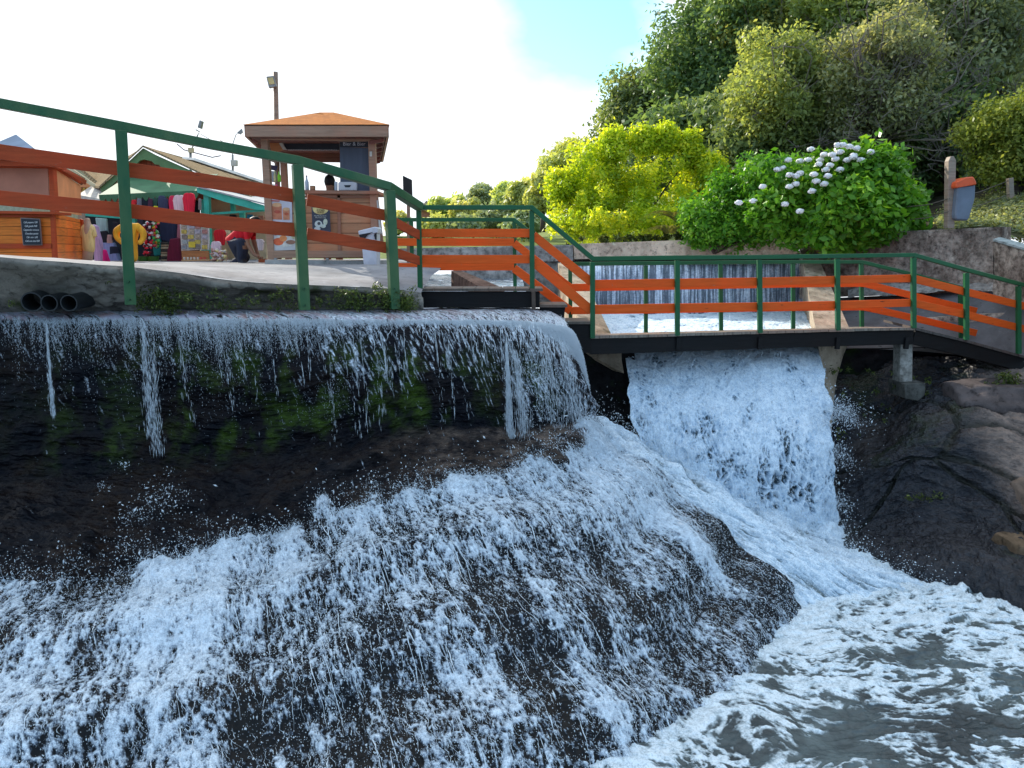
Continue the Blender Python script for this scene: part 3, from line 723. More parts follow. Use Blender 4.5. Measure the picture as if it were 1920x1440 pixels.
G = G+N*((dd*sst(0, .08, s))[..., None])*np.array([1, 1, .6])
struct(link('quay_wall', grid_mesh('quay_wall', G), M_QWALL, smooth=True))

# far retaining wall, in bays
def wallbay(name, px, th, m, label, rough=.05, cell=.05, group=None):
    """upright rough wall; px = (x0,ytop0,ybot0,D0),(x1,...) corners"""
    (x0, a0, b0, D0), (x1, a1, b1, D1) = px
    tl, bl, tr, br = P(x0, a0, D0), P(x0, b0, D0), P(x1, a1, D1), P(x1, b1, D1)
    nu = max(12, int((tr-tl).length/cell)); nv = max(8, int((tl-bl).length/cell))
    u = np.linspace(0, 1, nu)[None, :, None]; v = np.linspace(0, 1, nv)[:, None, None]
    tl, bl, tr, br = (np.array(q) for q in (tl, bl, tr, br))
    G = (tl*(1-u)+tr*u)*(1-v)+(bl*(1-u)+br*u)*v
    s, t = coords(G); n = np.cross(tr-tl, bl-tl); n /= np.linalg.norm(n)
    if n[1] > 0: n = -n
    d = (fbm(t*3+x0, s*3, 5, 230)-.5)*rough*1.6+(fbm(t*14, s*14, 3, 231)-.5)*rough*.7
    d = d*sst(0, .04, s)
    G = G+n*d[..., None]
    # top and ends
    back = np.array([n[0], n[1], 0])*-th
    V = [G.reshape(-1, 3)]; top = G[0]+back; V.append(top); base = nu*nv
    V.append(G[-1]+back)
    i = np.arange(nu*nv).reshape(nv, nu)
    Fc = [np.stack([i[:-1, :-1], i[1:, :-1], i[1:, 1:], i[:-1, 1:]], -1).reshape(-1, 4)]
    tp = base+np.arange(nu); bt = base+nu+np.arange(nu)
    Fc.append(np.stack([i[0, :-1], i[0, 1:], tp[1:], tp[:-1]], -1))
    Fc.append(np.stack([tp[:-1], tp[1:], bt[1:], bt[:-1]], -1))
    Fc.append(np.array([[i[0, 0], tp[0], bt[0], i[-1, 0]], [i[0, -1], i[-1, -1], bt[-1], tp[-1]]]))
    o = link(name, npmesh(name, np.concatenate(V), np.concatenate(Fc)), m)
    return tag(o, label, 'wall', group)
wallbay('retaining_wall', ((740, 466, 497, 15.6), (1074, 459, 489, 15.0)), .5, M_WALLG, 'smooth grey concrete coping of the far wall behind the upper landing')
wallbay('retaining_wall', ((1076, 457.5, 486, 15.0), (1497, 442, 476, 14.3)), .5, M_WALL, 'pitted concrete beam, coloured pinkish for sunlight, spanning above the water curtain')
wallbay('retaining_wall', ((850, 490, 560, 15.3), (1050, 488, 575, 15.2)), .4, M_WALLG, 'blotchy grey wall below the coping left of the water curtain')
wallbay('retaining_wall', ((1499, 442, 560, 14.2), (1880, 425, 545, 11.6)), .35, M_WALLD, 'tall stained retaining wall, coloured dark for shade, under the hydrangea and the bin post', rough=.07)
wallbay('wing_wall', ((1862, 453, 552, 11.3), (2500, 640, 800, 6.9)), .18, M_WALLD, 'mossy wing wall with pale sloping top at the right edge')
prism('wing_wall_cap', [P(1862, 452, 11.28), P(2500, 639, 6.87), P(2530, 632, 7.0), P(1875, 448, 11.5)], (0, 0, .03), concrete('pale_cap', (.42, .47, .47), (.25, .3, .3)), bpy.data.objects['wing_wall'])
wallbay('low_wall', ((1728, 597, 675, 11.6), (1935, 583, 690, 11.0)), .16, M_WALLD, 'low rough wall with thin pale top beside the ramp')
# near-black panel put in as the shade of the gap behind the beam
struct(prism('gap_shade_panel', [P(1070, 484, 16.2), P(1505, 470, 15.6), P(1505, 600, 15.6), P(1070, 600, 16.2)], (0, .3, 0), M_DARKC))
# training walls of the channel
def wedge(name, ring_a, ring_b, m, label, cat='channel wall'):
    bm = bmesh.new(); a = [bm.verts.new(P(*p)) for p in ring_a]; b = [bm.verts.new(P(*p)) for p in ring_b]
    n = len(a)
    for i in range(n): bm.faces.new((a[i], b[i], b[(i+1) % n], a[(i+1) % n]))
    bm.faces.new(a); bm.faces.new(b[::-1])
    bmesh.ops.subdivide_edges(bm, edges=bm.edges[:], cuts=3, use_grid_fill=True)
    o = link(name, bmm(name, bm), m); return tag(o, label, cat)
wedge('channel_wall', [(1501,469,14.1),(1528,469,13.9),(1540,600,13.9),(1506,592,14.1)], [(1534,640,9.95),(1598,628,10.35),(1566,700,10.3),(1556,850,9.9)], M_TRAIN, 'brown concrete channel wall sloping down along the right side of the chute')
wedge('channel_wall', [(1046,493,14.6),(1080,492,14.7),(1095,600,14.7),(1046,600,14.6)], [(1100,640,9.6),(1160,655,9.7),(1163,700,9.8),(1085,660,9.6)], M_TRAIN, 'pale concrete channel wall sloping down left of the chute behind the steps')
wedge('channel_wall', [(1092,655,9.55),(1165,655,9.6),(1163,662,9.7),(1092,662,9.7)], [(1150,690,9.35),(1166,697,9.3),(1170,700,9.4),(1150,695,9.45)], M_TRAIN, 'pale concrete tip of the wall showing under the bridge')
wedge('channel_wall', [(846,508,11.6),(862,506,11.7),(862,560,11.7),(846,560,11.6)], [(905,541,9.95),(946,541,10.1),(946,575,10.1),(905,575,9.95)], concrete('reddish_wall', (.26, .16, .12), (.15, .09, .07)), 'reddish low wall with a pale top behind the landing railing')
wallbay('abutment', ((1048, 660, 900, 9.6), (1190, 662, 905, 9.65)), .3, M_DARKC, 'wet abutment, coloured dark for recess shade, between the weir end and the chute', rough=.12)
wallbay('abutment', ((1556, 655, 900, 10.9), (1800, 650, 860, 10.9)), .4, M_DARKC, 'mossy abutment, coloured dark for the shade under the right end of the bridge', rough=.2)
# right-hand terrace pavement
G = patch([[(1528,560,13.8),(1640,555,13.0),(1760,549,12.3),(1880,545,11.5),(1990,560,10.6),(2400,680,8.6)],
           [(1560,610,11.6),(1640,613,11.5),(1740,618,11.35),(1850,618,11.1),(1990,625,10.3),(2400,740,8.4)],
           [(1585,655,10.95),(1650,655,10.9),(1740,660,10.8),(1850,672,10.6),(1990,690,10.0),(2400,780,8.3)]], 30, 90)
struct(link('terrace_pavement', grid_mesh('terrace_pavement', G), M_ASPH, smooth=True))
G = patch([[(1590,541,13.25),(1700,531,12.6),(1800,528,12.1),(1872,531,11.55)],[(1590,556,13.0),(1700,551,12.3),(1800,546,11.9),(1872,549,11.45)]], 12, 90)
G[..., 2] += (fbm(G[..., 0]*4, G[..., 1]*4, 4, 240)-.5)*.10
struct(link('kerb_rubble', grid_mesh('kerb_rubble', G), M_WALLG, smooth=True))
# canal water behind the landing
X, Y = np.meshgrid(np.linspace(-2.4, .2, 120), np.linspace(8.8, 17.5, 200))
cf = np.clip(.25+1.1*(fbm(X*5, Y*2.5, 4, 250)-.5)+.6*sst(12.5, 10.5, Y), 0, 1)
Z = -.60+.07*(fbm(X*4, Y*3, 4, 251)-.5)-.12*sst(10.2, 9.2, Y)
smooth_struct('canal_water', np.stack([X, Y, Z], -1), M_CUR, {'foam': cf}, flip=True)

# rock bank
def pl(px, py, dz=0): return DZ(px, py, POOL+dz)
rows = [
 [(1556,655,11.2),(1650,655,11.2),(1740,660,11.1),(1840,680,10.9),(1950,690,10.6),(2150,700,10.2),(2600,720,9.8)],
 [(1558,740,10.5),(1650,735,10.4),(1735,715,10.3),(1830,702,10.2),(1950,705,10.1),(2150,715,9.8),(2600,740,9.2)],
 [(1560,830,9.9),(1640,820,9.8),(1715,770,9.7),(1830,755,9.5),(1955,770,9.3),(2150,790,8.9),(2600,830,8.2)],
 [(1562,885,9.5),(1640,870,9.2),(1715,840,9.0),(1830,830,8.9),(1955,850,8.7),(2150,880,8.2),(2600,960,7.3)],
 [(1564,940,9.35),(1640,930,9.1),(1715,915,8.9),(1830,905,8.6),(1955,925,8.2),(2150,960,7.7),(2600,1060,6.7)],
 [(1566,985,9.2),(1645,990,8.9),(1730,985,8.55),(1840,985,8.2),(1965,1010,7.7),(2150,1050,7.2),(2600,1180,6.1)],
 [pl(1568,1022),pl(1650,1050),pl(1745,1085),pl(1850,1112),pl(1975,1150),pl(2200,1220),pl(2700,1380)],
 [pl(1560,1080,-.7),pl(1630,1110,-.7),pl(1725,1150,-.7),pl(1830,1180,-.7),pl(1965,1220,-.7),pl(2190,1290,-.7),pl(2690,1450,-.7)],
]
G = patch(rows, 420, 560); N = normals(G); s, t = coords(G)
q1 = t*.9+.5*s; q2 = s*.9-.3*t
f1, f2 = worley(q1*.36+.2*fbm(t, s, 3, 3), q2*.80+.5*(fbm(t*.8, s*.8, 3, 4)), 262)
crack = sst(.045, .0, f2-f1)
d = (fbm(t*.6, s*.9, 4, 260)-.5)*.55+(.45-f1)*.07-crack*.05+(fbm(q1*3, q2*9, 5, 261)-.5)*.09+(fbm(t*18, s*18, 4, 263)-.5)*.035+(ridge(t*4+s*2, s*11-t*3, 5, 265)-.5)*.09
G = G+N*((d*sst(0, .5, s))[..., None])
wet = np.clip(sst(2.7, 1.3, t)*1.0+sst(2.5, 3.7, s)*.8+(fbm(t*1.5, s*1.5, 4, 264)-.5)*.8, 0, 1)
tn = NT('bank_rock_wet'); at = tn.n('Attribute', attribute_name='wet'); ck = tn.n('Attribute', attribute_name='crack')
a = tn.noise(1.3, 8, rough=.65); b = tn.noise(10, 7, stretch=(1, 1, 2), rough=.7); g = tn.noise(.8, 4)
dry = tn.mix(tn.ramp(a, [(.4, 0), (.62, 1)]), (.46, .34, .27), (.22, .165, .14))
dry = tn.mix(tn.ramp(g, [(.54, 0), (.64, .9)]), dry, (.26, .18, .12))
dry = tn.mix(tn.ramp(b, [(.5, 0), (.7, .8)]), dry, (.035, .03, .032))
wetc = tn.mix(tn.ramp(b, [(.4, 0), (.7, 1)]), (.020, .022, .030), (.006, .007, .010))
wetc = tn.mix(tn.ramp(a, [(.55, 0), (.66, .7)]), wetc, (.014, .030, .006))
c = tn.mix(at.outputs['Fac'], dry, wetc); c = tn.mix(ck.outputs['Fac'], c, (.010, .012, .006))
tn.bsdf(c, tn.math('SUBTRACT', .50, tn.math('MULTIPLY', at.outputs['Fac'], .26)), tn.math('ADD', tn.math('MULTIPLY', b, .6), tn.math('MULTIPLY', tn.noise(28, 5, stretch=(1, 1, 2)), .5)), .9, .05)
M_BROCK = tn.m
struct(link('rock_bank', grid_mesh('rock_bank', G, {'wet': wet, 'crack': crack*.85}), M_BROCK, smooth=True))
def boulder(px, py, D, r, seed, label, col):
    m = concrete('boulder_stone_%d' % seed, col, tuple(c*.45 for c in col), scale=1.4, rough=.6, bs=.7, darkcut=.56)
    bm = bmesh.new(); bmesh.ops.create_icosphere(bm, subdivisions=5, radius=1); c = P(px, py, D)
    from mathutils import noise as mn
    for v in bm.verts:
        n = v.co.copy(); k = 1+.30*mn.noise(n*1.1+Vector((seed, 0, 0)))+.07*mn.noise(n*4+Vector((seed, 3, 0)))
        q = n*k; q = Vector((max(-.85, min(.85, q.x)), q.y, max(-.7, min(.62, q.z))))
        v.co = c+Vector((q.x*r[0], q.y*r[1], q.z*r[2]))
    tag(link('boulder', bmm('boulder', bm), m, smooth=True), label, 'rock')
boulder(1945, 1050, 7.75, (.42, .4, .38), 3, 'rounded tan boulder low at the right edge beside the pool', (.20, .14, .09))
boulder(1965, 930, 8.35, (.42, .5, .30), 8, 'pale boulder wedged above the tan one at the right edge', (.22, .165, .13))
boulder(1880, 745, 9.7, (.85, .5, .32), 14, 'broad grey slab of rock sloping under the ramp end of the bridge', (.12, .10, .098))

# ================================================================ BRIDGE AND RAILINGS
M_GREEN = paint('green_post_paint', (.012, .115, .040), .38, .35, 6, .1, col2=(.015, .085, .035))
M_GREEN_OLD = paint('weathered_green_paint', (.015, .095, .038), .42, .3, 4, .2, col2=(.075, .14, .055), stretch=(1, 1, .5))
M_ORANGE = wood('orange_board', (.80, .115, .014), .78, chips=True)
M_ORANGE_D = wood('shaded_orange_board', (.42, .068, .020), .72, chips=True)  # darker copy of the orange board; the left boards' shade is in the colour
M_DWOOD = wood('black_timber', (.009, .009, .010), .6)
M_DECK = wood('grey_plank', (.30, .25, .20), .55, plank=.16, axis='X')
M_BOLT = paint('bolt_steel', (.03, .10, .05), .4, metal=.3)

def railing(label, rail, posts, boards, mg, mo, rw=.05, pw=.05, bw=.022, group=None, rh=None, off=.035, turn=0):
    base = P(*rail[len(rail)//2]); base.z = P(posts[0][0], posts[0][3], posts[0][4]).z
    t = thing('railing', base, label, 'railing', group)
    polybeam('handrail', [P(*p) for p in rail], rw, rh or rw, mg, t)
    for (x0, y0, x1, y1, D, *w) in posts:
        a = P(x0, y0, D); b = P(x1, y1, D); a.z -= (rh or rw)*.5
        pwid = w[0] if w else pw
        o = beam('post', b, a, pwid, pwid, mg, t, up=(math.sin(turn), math.cos(turn), 0))
        if w and pwid > .08:
            for q in (.05, .22):
                bm = bmesh.new()
                p_ = b+(a-b).normalized()*q
                bm_tube(bm, [p_+Vector((.02, -pwid/2-.022, 0)), p_+Vector((.02, -pwid/2+.02, 0))], .010, 8)
                link('bolt', bmm('bolt', bm), M_BOLT, o)
    for path in boards:
        h = [ (p[3] if len(p) > 3 else .1) for p in path]
        polybeam('board', [P(*p[:3])+Vector((0, off, 0)) for p in path], bw, h[0], mo, t, bev=.003)
    return t
# left ramp: heavier timber railing
railing('weathered green timber railing with orange boards coloured dark for shade along the quay at the left',
  [(-140,166,6.9),(0,194,7.05),(222,236,7.25),(400,272,7.5),(558,301,7.75),(728,350,8.15),(787,388,8.66)],
  [(226,236,245,571,7.22,.10),(557,301,571,581,7.70,.10),(730,350,740,579,8.1,.10)],
  [[(-140,262,6.9,.135),(0,284,7.05),(222,315,7.25),(400,341,7.5),(558,368,7.75)],[(572,374,7.75,.118),(725,404,8.15)],
   [(738,416,8.2,.10),(787,442,8.66)],
   [(-140,357,6.9,.135),(0,371,7.05),(222,393,7.25),(400,416,7.5),(558,432,7.75)],[(572,438,7.75,.118),(725,465,8.15)],
   [(738,473,8.2,.10),(787,490,8.66)]],
  M_GREEN_OLD, M_ORANGE_D, rw=.10, rh=.085, bw=.03, off=.07, turn=R(-28))
# near railing of landing, steps, bridge, ramp
near_posts = [(785,390,788,541,8.72),(997,390,998,541,8.72),(1111,487,1111,634,8.74),(1270,484,1270,629,8.98),(1424,483,1425,624,9.23),(1570,481,1571,619,9.5),(1713,479,1713,615,9.66),(1812,508,1812,637,9.93),(1910,533,1910,663,10.25)]
railing('green steel railing with orange boards on the near side of landing, steps and bridge',
  [(787,389,8.7),(997,389,8.7),(1111,485,8.74),(1270,483,8.98),(1424,482,9.23),(1570,480,9.5),(1713,478,9.66),(1812,506,9.93),(1910,532,10.25),(1990,552,10.5)],
  near_posts,
  [[(790,437,8.7,.096),(997,437,8.7)],[(790,486,8.7,.096),(997,486,8.7)],
   [(1000,441,8.7,.098),(1109,529,8.74)],[(1000,490,8.7,.11),(1109,583,8.74)],
   [(1113,533,8.76,.098),(1270,530.5,8.98),(1424,528,9.23),(1570,525,9.5),(1713,522,9.66),(1812,547,9.93),(1910,571,10.25),(1985,590,10.5)],
   [(1113,580,8.76,.098),(1270,577,8.98),(1424,575,9.23),(1570,572,9.5),(1713,568,9.66),(1812,590,9.93),(1910,614,10.25),(1985,632,10.5)]],
  M_GREEN, M_ORANGE, rw=.052, pw=.056)
railing('green steel railing with orange boards on the far side of landing, steps and bridge',
  [(735,412,10.2),(964,412,10.2),(1070,495,9.95),(1211,493.5,9.95),(1351,492,10.15),(1487,491,10.35),(1615,491,10.6),(1710,514,10.8),(1803,540,11.05)],
  [(771,412,774,556,10.2),(964,412,966,560,10.2),(1069,496,1070,640,9.95),(1211,494,1211,626,9.95),(1351,492,1352,622,10.15),(1487,491,1487,619,10.35),(1615,491,1616,614,10.6),(1801,540,1802,634,11.05)],
  [[(735,454,10.2,.10),(964,454,10.2)],[(735,500,10.2,.10),(964,500,10.2)],
   [(964,456,10.2,.10),(1070,540,9.95)],[(964,503,10.2,.11),(1070,583,9.95)],
   [(1070,539,9.95,.098),(1211,537,9.95),(1351,534.5,10.15),(1487,532,10.35),(1617,531,10.6),(1720,557,10.8),(1828,583,11.05)],
   [(1070,582,9.95,.098),(1211,580.5,9.95),(1351,578,10.15),(1487,576,10.35),(1617,575,10.6),(1720,598,10.8),(1828,624,11.05)]],
  M_GREEN, M_ORANGE, rw=.05, pw=.05, off=-.035)
bpy.data.objects['railing'].location  # (names repeat with Blender's suffix)

fb = thing('footbridge', P(1400, 640, 9.6), 'dark timber footbridge with grey planks crossing in front of the water curtain', 'footbridge')
def deckpart(name, near, far, th, m, parent, dz=0):
    bm = bmesh.new(); n = [P(*p)+Vector((0, 0, dz)) for p in near]; f = [P(*p)+Vector((0, 0, dz)) for p in far]
    for i in range(len(n)-1):
        a, b, c, d = n[i], n[i+1], f[i+1], f[i]
        bm_prism(bm, [a, b, c, d], (0, 0, -th))
    return link(name, bmm(name, bm), m, parent)
NB = [(1106,630,8.76),(1270,625.5,8.98),(1424,621,9.23),(1570,617,9.5),(1716,614,9.68)]
NBz = [P(*p) for p in NB]
def off_pts(pts, dy, dz): return [p+Vector((0, dy, dz)) for p in pts]
def ribbon(name, top, th, dy, m, parent):
    """beam hung under a path of points: th deep, dy thick"""
    return polybeam(name, [p+Vector((0, dy/2, -th/2)) for p in top], dy, th, m, parent, bev=.004)
ribbon('beam', off_pts(NBz, .03, -.035), .19, .07, M_DWOOD, fb)
FBz = [P(1075,604,9.98), P(1211,624,10.0), P(1351,620,10.2), P(1487,617,10.4), P(1626,613,10.66)]
FBz[0] = FBz[1]+(FBz[1]-FBz[2])
ribbon('beam', off_pts(FBz, -.02, -.035), .19, .07, M_DWOOD, fb)
bm = bmesh.new()
for i in range(4):
    for k in range(9):
        u0, u1 = k/9, (k+1)/9-.006
        a = NBz[i].lerp(NBz[i+1], u0); b = NBz[i].lerp(NBz[i+1], u1); c = FBz[i].lerp(FBz[i+1], u1); d = FBz[i].lerp(FBz[i+1], u0)
        j = random.uniform(0, .004); o_ = random.uniform(0, .012)
        bm_prism(bm, [a+Vector((0, -o_, j)), b+Vector((0, -o_, j)), c+Vector((0, .03, j)), d+Vector((0, .03, j))], (0, 0, -.034))
link('deck', bmm('deck', bm), wood('plank_wood', (.27, .23, .19), .5, axis='X'), fb)
for px, D in ((1272, 9.0), (1425, 9.25), (1571, 9.52), (1700, 9.68)):
    bm = bmesh.new(); p = P(px, 640, D); bm_beam(bm, p+Vector((0, .005, -.10)), p+Vector((0, .005, .05)), .05, .05, up=(0, 1, 0))
    link('bracket', bmm('bracket', bm), M_DWOOD, fb)
# ramp going down on the right
RN_ = [P(1717,614,9.69), P(1812,637,9.95), P(1910,664,10.27), P(1995,688,10.55)]; RF_ = [p+Vector((.12, 1.1, 0)) for p in RN_]
ribbon('ramp_beam', off_pts(RN_, .03, -.035), .19, .07, M_DWOOD, fb)
bm = bmesh.new()
for i in range(3):
    for k in range(6):
        u0, u1 = k/6, (k+1)/6-.008
        bm_prism(bm, [RN_[i].lerp(RN_[i+1], u0), RN_[i].lerp(RN_[i+1], u1), RF_[i].lerp(RF_[i+1], u1), RF_[i].lerp(RF_[i+1], u0)], (0, 0, -.034))
link('ramp_deck', bmm('ramp_deck', bm), wood('plank_wood_dark', (.10, .09, .085), .6, axis='X'), fb)
# landing with its three steps
ld = thing('landing', P(900, 575, 9.2), 'dark timber landing with steps leading down to the footbridge', 'landing')
def deckbox(name, x0, x1, y, D, Dfar, th, m):
    a = P(x0, y, D); b = P(x1, y, D); z = a.z
    bm = bmesh.new(); n = max(1, int((b.x-a.x)/.15))
    for k in range(n):
        p0 = a.lerp(b, k/n); p1 = a.lerp(b, (k+1)/n-.004)
        bm_prism(bm, [p0, p1, Vector((p1.x, Dfar, z)), Vector((p0.x, Dfar, z))], (0, 0, -th))
    link(name, bmm(name, bm), m, ld)
PW = wood('plank_wood_aged', (.14, .12, .10), .5, axis='X')
deckbox('deck', 762, 1019, 541, 8.68, 9.2, .03, PW)
ribbon('beam', [P(783,547,8.72), P(1012,547,8.72)], .185, .07, M_DWOOD, ld)
ribbon('beam', [P(783,547,9.15), P(1012,547,9.15)], .185, .07, M_DWOOD, ld)
beam('strut', P(1000,546,8.66), P(1001,584,8.66), .045, .05, wood('brown_strut', (.10, .085, .07)), ld, up=(0, 1, 0))
deckbox('step', 1012, 1064, 571.5, 8.70, 9.2, .03, PW)
slab('riser', [(1012,576),(1060,576),(1057,601),(1012,601)], 8.74, .06, M_DWOOD, ld)
deckbox('step', 1052, 1108, 603, 8.72, 9.2, .03, PW)
slab('riser', [(1056,608),(1107,608),(1110,662),(1060,662)], 8.75, .06, M_DWOOD, ld)
slab('riser', [(1060,630),(1107,630),(1107,660),(1075,660)], 9.3, .06, M_DWOOD, ld)
# pier under the bridge
pr = thing('pier', P(1712, 760, 9.9), 'peeling white concrete pier on a stepped footing under the bridge', 'pier')
slab('column', [(1689,640),(1712,640),(1711,722),(1687,722)], 9.80, .2, concrete('pier_concrete', (.38, .37, .34), (.16, .15, .13), darkcut=.5), pr, bev=.01)
slab('footing', [(1696,720),(1736,718),(1735,741),(1722,752),(1698,748)], 9.65, .45, concrete('footing_concrete', (.12, .12, .11), (.04, .04, .035), moss=.3), pr, bev=.01)

# three drain pipes in the quay wall
M_PVC = paint('black_pipe_plastic', (.020, .026, .030), .45, .3, 9, .1, spec=.4)
for i, (px, py, r, lab) in enumerate(((71,563,.098,'largest black drain pipe, leftmost of the three in the quay wall'),(108,565,.082,'middle black drain pipe squeezed between two others in the quay wall'),(144,565,.082,'right black drain pipe nearest the green post in the quay wall'))):
    c = P(px, py, 7.55); d = Vector((.25 if i == 0 else .1, -1, -.03)).normalized()
    bm = bmesh.new(); n = 28
    s_ = d.cross(Vector((0, 0, 1))).normalized(); u_ = s_.cross(d).normalized()
    prof = [(0, 1), (.46, 1), (.47, .99), (.47, .86), (.46, .85), (.08, .85)]
    rg = [[bm.verts.new(c-d*.30+d*z+(s_*math.cos(6.2832*k/n)+u_*math.sin(6.2832*k/n))*r*q) for k in range(n)] for z, q in prof]
    for a, b in zip(rg, rg[1:]):
        for k in range(n): bm.faces.new((a[k], a[(k+1) % n], b[(k+1) % n], b[k]))
    bm.faces.new(rg[0]); bm.faces.new(rg[-1][::-1])
    tag(link('drain_pipe', bmm('drain_pipe', bm), M_PVC, smooth=False), lab, 'drain pipe', 'drain pipes in the quay wall')

# ================================================================ PLANTS
def leaves(centres, radii, n, size, up=.35, shell=.45, aspect=.55, squash=1.0):
    """leaf-sized quads spread through clumps; returns verts, faces, rnd"""
    centres = np.asarray(centres, float); radii = np.asarray(radii, float)
    w = radii**2; idx = rng.choice(len(centres), n, p=w/w.sum())
    d = rng.normal(size=(n, 3)); d /= np.linalg.norm(d, axis=1, keepdims=True)
    rr = shell+(1-shell)*rng.random(n)**.6
    p = centres[idx]+d*(radii[idx]*rr)[:, None]*np.array([1, 1, squash])+rng.normal(size=(n, 3))*(radii[idx]*.22)[:, None]
    nm = d*.6+rng.normal(size=(n, 3))*.6+np.array([0, 0, up]); nm /= np.linalg.norm(nm, axis=1, keepdims=True)
    a = np.cross(nm, rng.normal(size=(n, 3))); a /= np.linalg.norm(a, axis=1, keepdims=True); b = np.cross(nm, a)
    sz = size*(.6+.8*rng.random(n)); a = a*sz[:, None]; b = b*(sz*aspect)[:, None]
    V = np.stack([p-a, p+b*.9+a*.1-nm*sz[:, None]*.08, p+a, p-b*.9+a*.1-nm*sz[:, None]*.08], 1).reshape(-1, 3)
    Fc = np.arange(n*4).reshape(n, 4)
    rnd = np.repeat(np.clip(rng.random(n)*.6+rng.random(len(centres))[idx]*.4, 0, 1), 4)
    return V, Fc, rnd
def clumps(c, r, n, rad, fill=.55, seed=0):
    """clump centres through an uneven crown"""
    g = np.random.default_rng(seed); d = g.normal(size=(n, 3)); d /= np.linalg.norm(d, axis=1, keepdims=True)
    k = (fill+(1-fill)*g.random(n))*(.66+.52*g.random(n)**1.3)
    return np.array(c)+d*k[:, None]*np.array(r), rad*(.55+.8*g.random(n))
def crown_tree(name, c, r, base, label, m, n=14000, nc=70, crad=.55, leaf=.09, seed=1, trunk=.16, bark=None, group=None, cat='tree', extra_branches=0, fill=.45, limbs=9):
    c = np.array(c, float); r = np.array(r, float); base = Vector([float(v) for v in base])
    t = thing(name, base, label, cat, group)
    cc, cr_ = clumps(c, r, nc, crad, fill, seed)
    V, Fc, rnd = leaves(cc, cr_, n, leaf)
    link('crown', npmesh('crown', V, Fc, {'rnd': rnd}), m, t)
    bm = bmesh.new(); g = random.Random(seed)
    fork = base.lerp(Vector(c), .55); pts = [base, base.lerp(fork, .5)+Vector((g.uniform(-.1, .1), 0, 0)), fork]
    bm_tube(bm, pts, [trunk, trunk*.8, trunk*.6], 8)
    order = list(range(nc)); g.shuffle(order)
    for i in order[:limbs]:
        e = Vector(cc[i]); mid = fork.lerp(e, .5)+Vector((g.uniform(-.3, .3), g.uniform(-.3, .3), g.uniform(.0, .35)))
        st = pts[1].lerp(fork, g.random())
        bm_tube(bm, [st, mid, e], [trunk*.42, trunk*.25, trunk*.06], 6)
        for q in range(2):
            e2 = mid+Vector((g.uniform(-1, 1), g.uniform(-1, 1), g.uniform(-.3, 1)))*.9
            bm_tube(bm, [mid, mid.lerp(e2, .5)+Vector((0, 0, .1)), e2], [trunk*.16, trunk*.1, trunk*.03], 5)
    link('trunk', bmm('trunk', bm), bark or M_BARK, t, smooth=True)
    if extra_branches:
        bm = bmesh.new()
        for q in range(extra_branches):
            a = Vector(c)+Vector((g.uniform(-.8, .8)*r[0], -r[1]*g.uniform(.6, 1.0), g.uniform(-.9, .7)*r[2]))
            b = a+Vector((g.uniform(-1, 1), g.uniform(-.4, .1), g.uniform(-.2, 1)))*g.uniform(.3, 1.1)*r[0]*.5
            mid = a.lerp(b, .5)+Vector((g.uniform(-.15, .15), 0, g.uniform(-.15, .15)))
            bm_tube(bm, [fork, fork.lerp(a, .5)+Vector((0, .1, .1)), a], [.03, .02, .012], 4)
            bm_tube(bm, [a, mid, b], [.013, .009, .004], 4)
            for w in range(3):
                f = mid+(b-a)*.25*g.random()+Vector((g.uniform(-.4, .4), -.05, g.uniform(-.1, .4)))
                bm_tube(bm, [mid, f], [.006, .003], 4)
        link('bare_twigs', bmm('bare_twigs', bm), M_TWIG, t)
    return t
M_BARK = wood('bark', (.09, .07, .055), .45); M_TWIG = paint('grey_twig_bark', (.22, .19, .155), .8)
L_DK = leaf_mat('dark_evergreen_leaf', (.085, .155, .075), (.16, .25, .11), (.32, .40, .15), .5)
L_OL = leaf_mat('olive_leaf', (.16, .21, .075), (.31, .38, .13), (.58, .60, .22), .5)
L_GR = leaf_mat('grey_green_leaf', (.15, .20, .115), (.29, .34, .19), (.55, .56, .33), .5)
L_GB = leaf_mat('golden_green_leaf', (.09, .16, .030), (.18, .27, .05), (.34, .42, .09), .45)
L_YE = leaf_mat('yellow_green_leaf', (.14, .30, .020), (.38, .55, .030), (.76, .80, .06), .5, back=1.5)
L_HY = leaf_mat('hydrangea_leaf', (.040, .16, .016), (.11, .31, .026), (.26, .50, .05), .45, .35)
L_WD = leaf_mat('weed_leaf', (.02, .035, .01), (.06, .10, .02), (.22, .28, .06), .3)
L_FAR = leaf_mat('far_tree_leaf', (.34, .42, .16), (.55, .58, .22), (.85, .80, .34), .45)  # distance haze is mixed into these pale far leaf colours
L_FARD = leaf_mat('far_conifer_leaf', (.22, .30, .20), (.34, .42, .24), (.55, .58, .26), .35)
L_FERN = leaf_mat('fern_leaf', (.14, .16, .04), (.22, .24, .07), (.30, .27, .10), .4)
def hz(px): 
    return Vector((0, 0, 0))
def tree_px(name, px, py, rx, ry, D, label, m, gpx=None, gz=None, depth=1.0, **kw):
    c = P(px, py, D); sx = rx/F*D; sz = ry/F*D
    b = P(gpx or px, 440, D); b.z = gz if gz is not None else .3
    return crown_tree(name, c, (sx, sx*depth, sz), b, label, m, **kw)
tree_px('tree', 1385, 120, 150, 165, 24, 'tall dark blue-green tree, leftmost of the high crowns against the blue sky', L_DK, gz=1.0, n=60000, nc=130, crad=.62, leaf=.078, seed=2, group='trees on the right-hand slope', fill=.35)
tree_px('tree', 1200, 225, 88, 80, 26, 'lower dark tree stepping down left from the tallest crown', L_DK, gz=.8, n=22000, nc=60, crad=.5, leaf=.075, seed=3, group='trees on the right-hand slope')
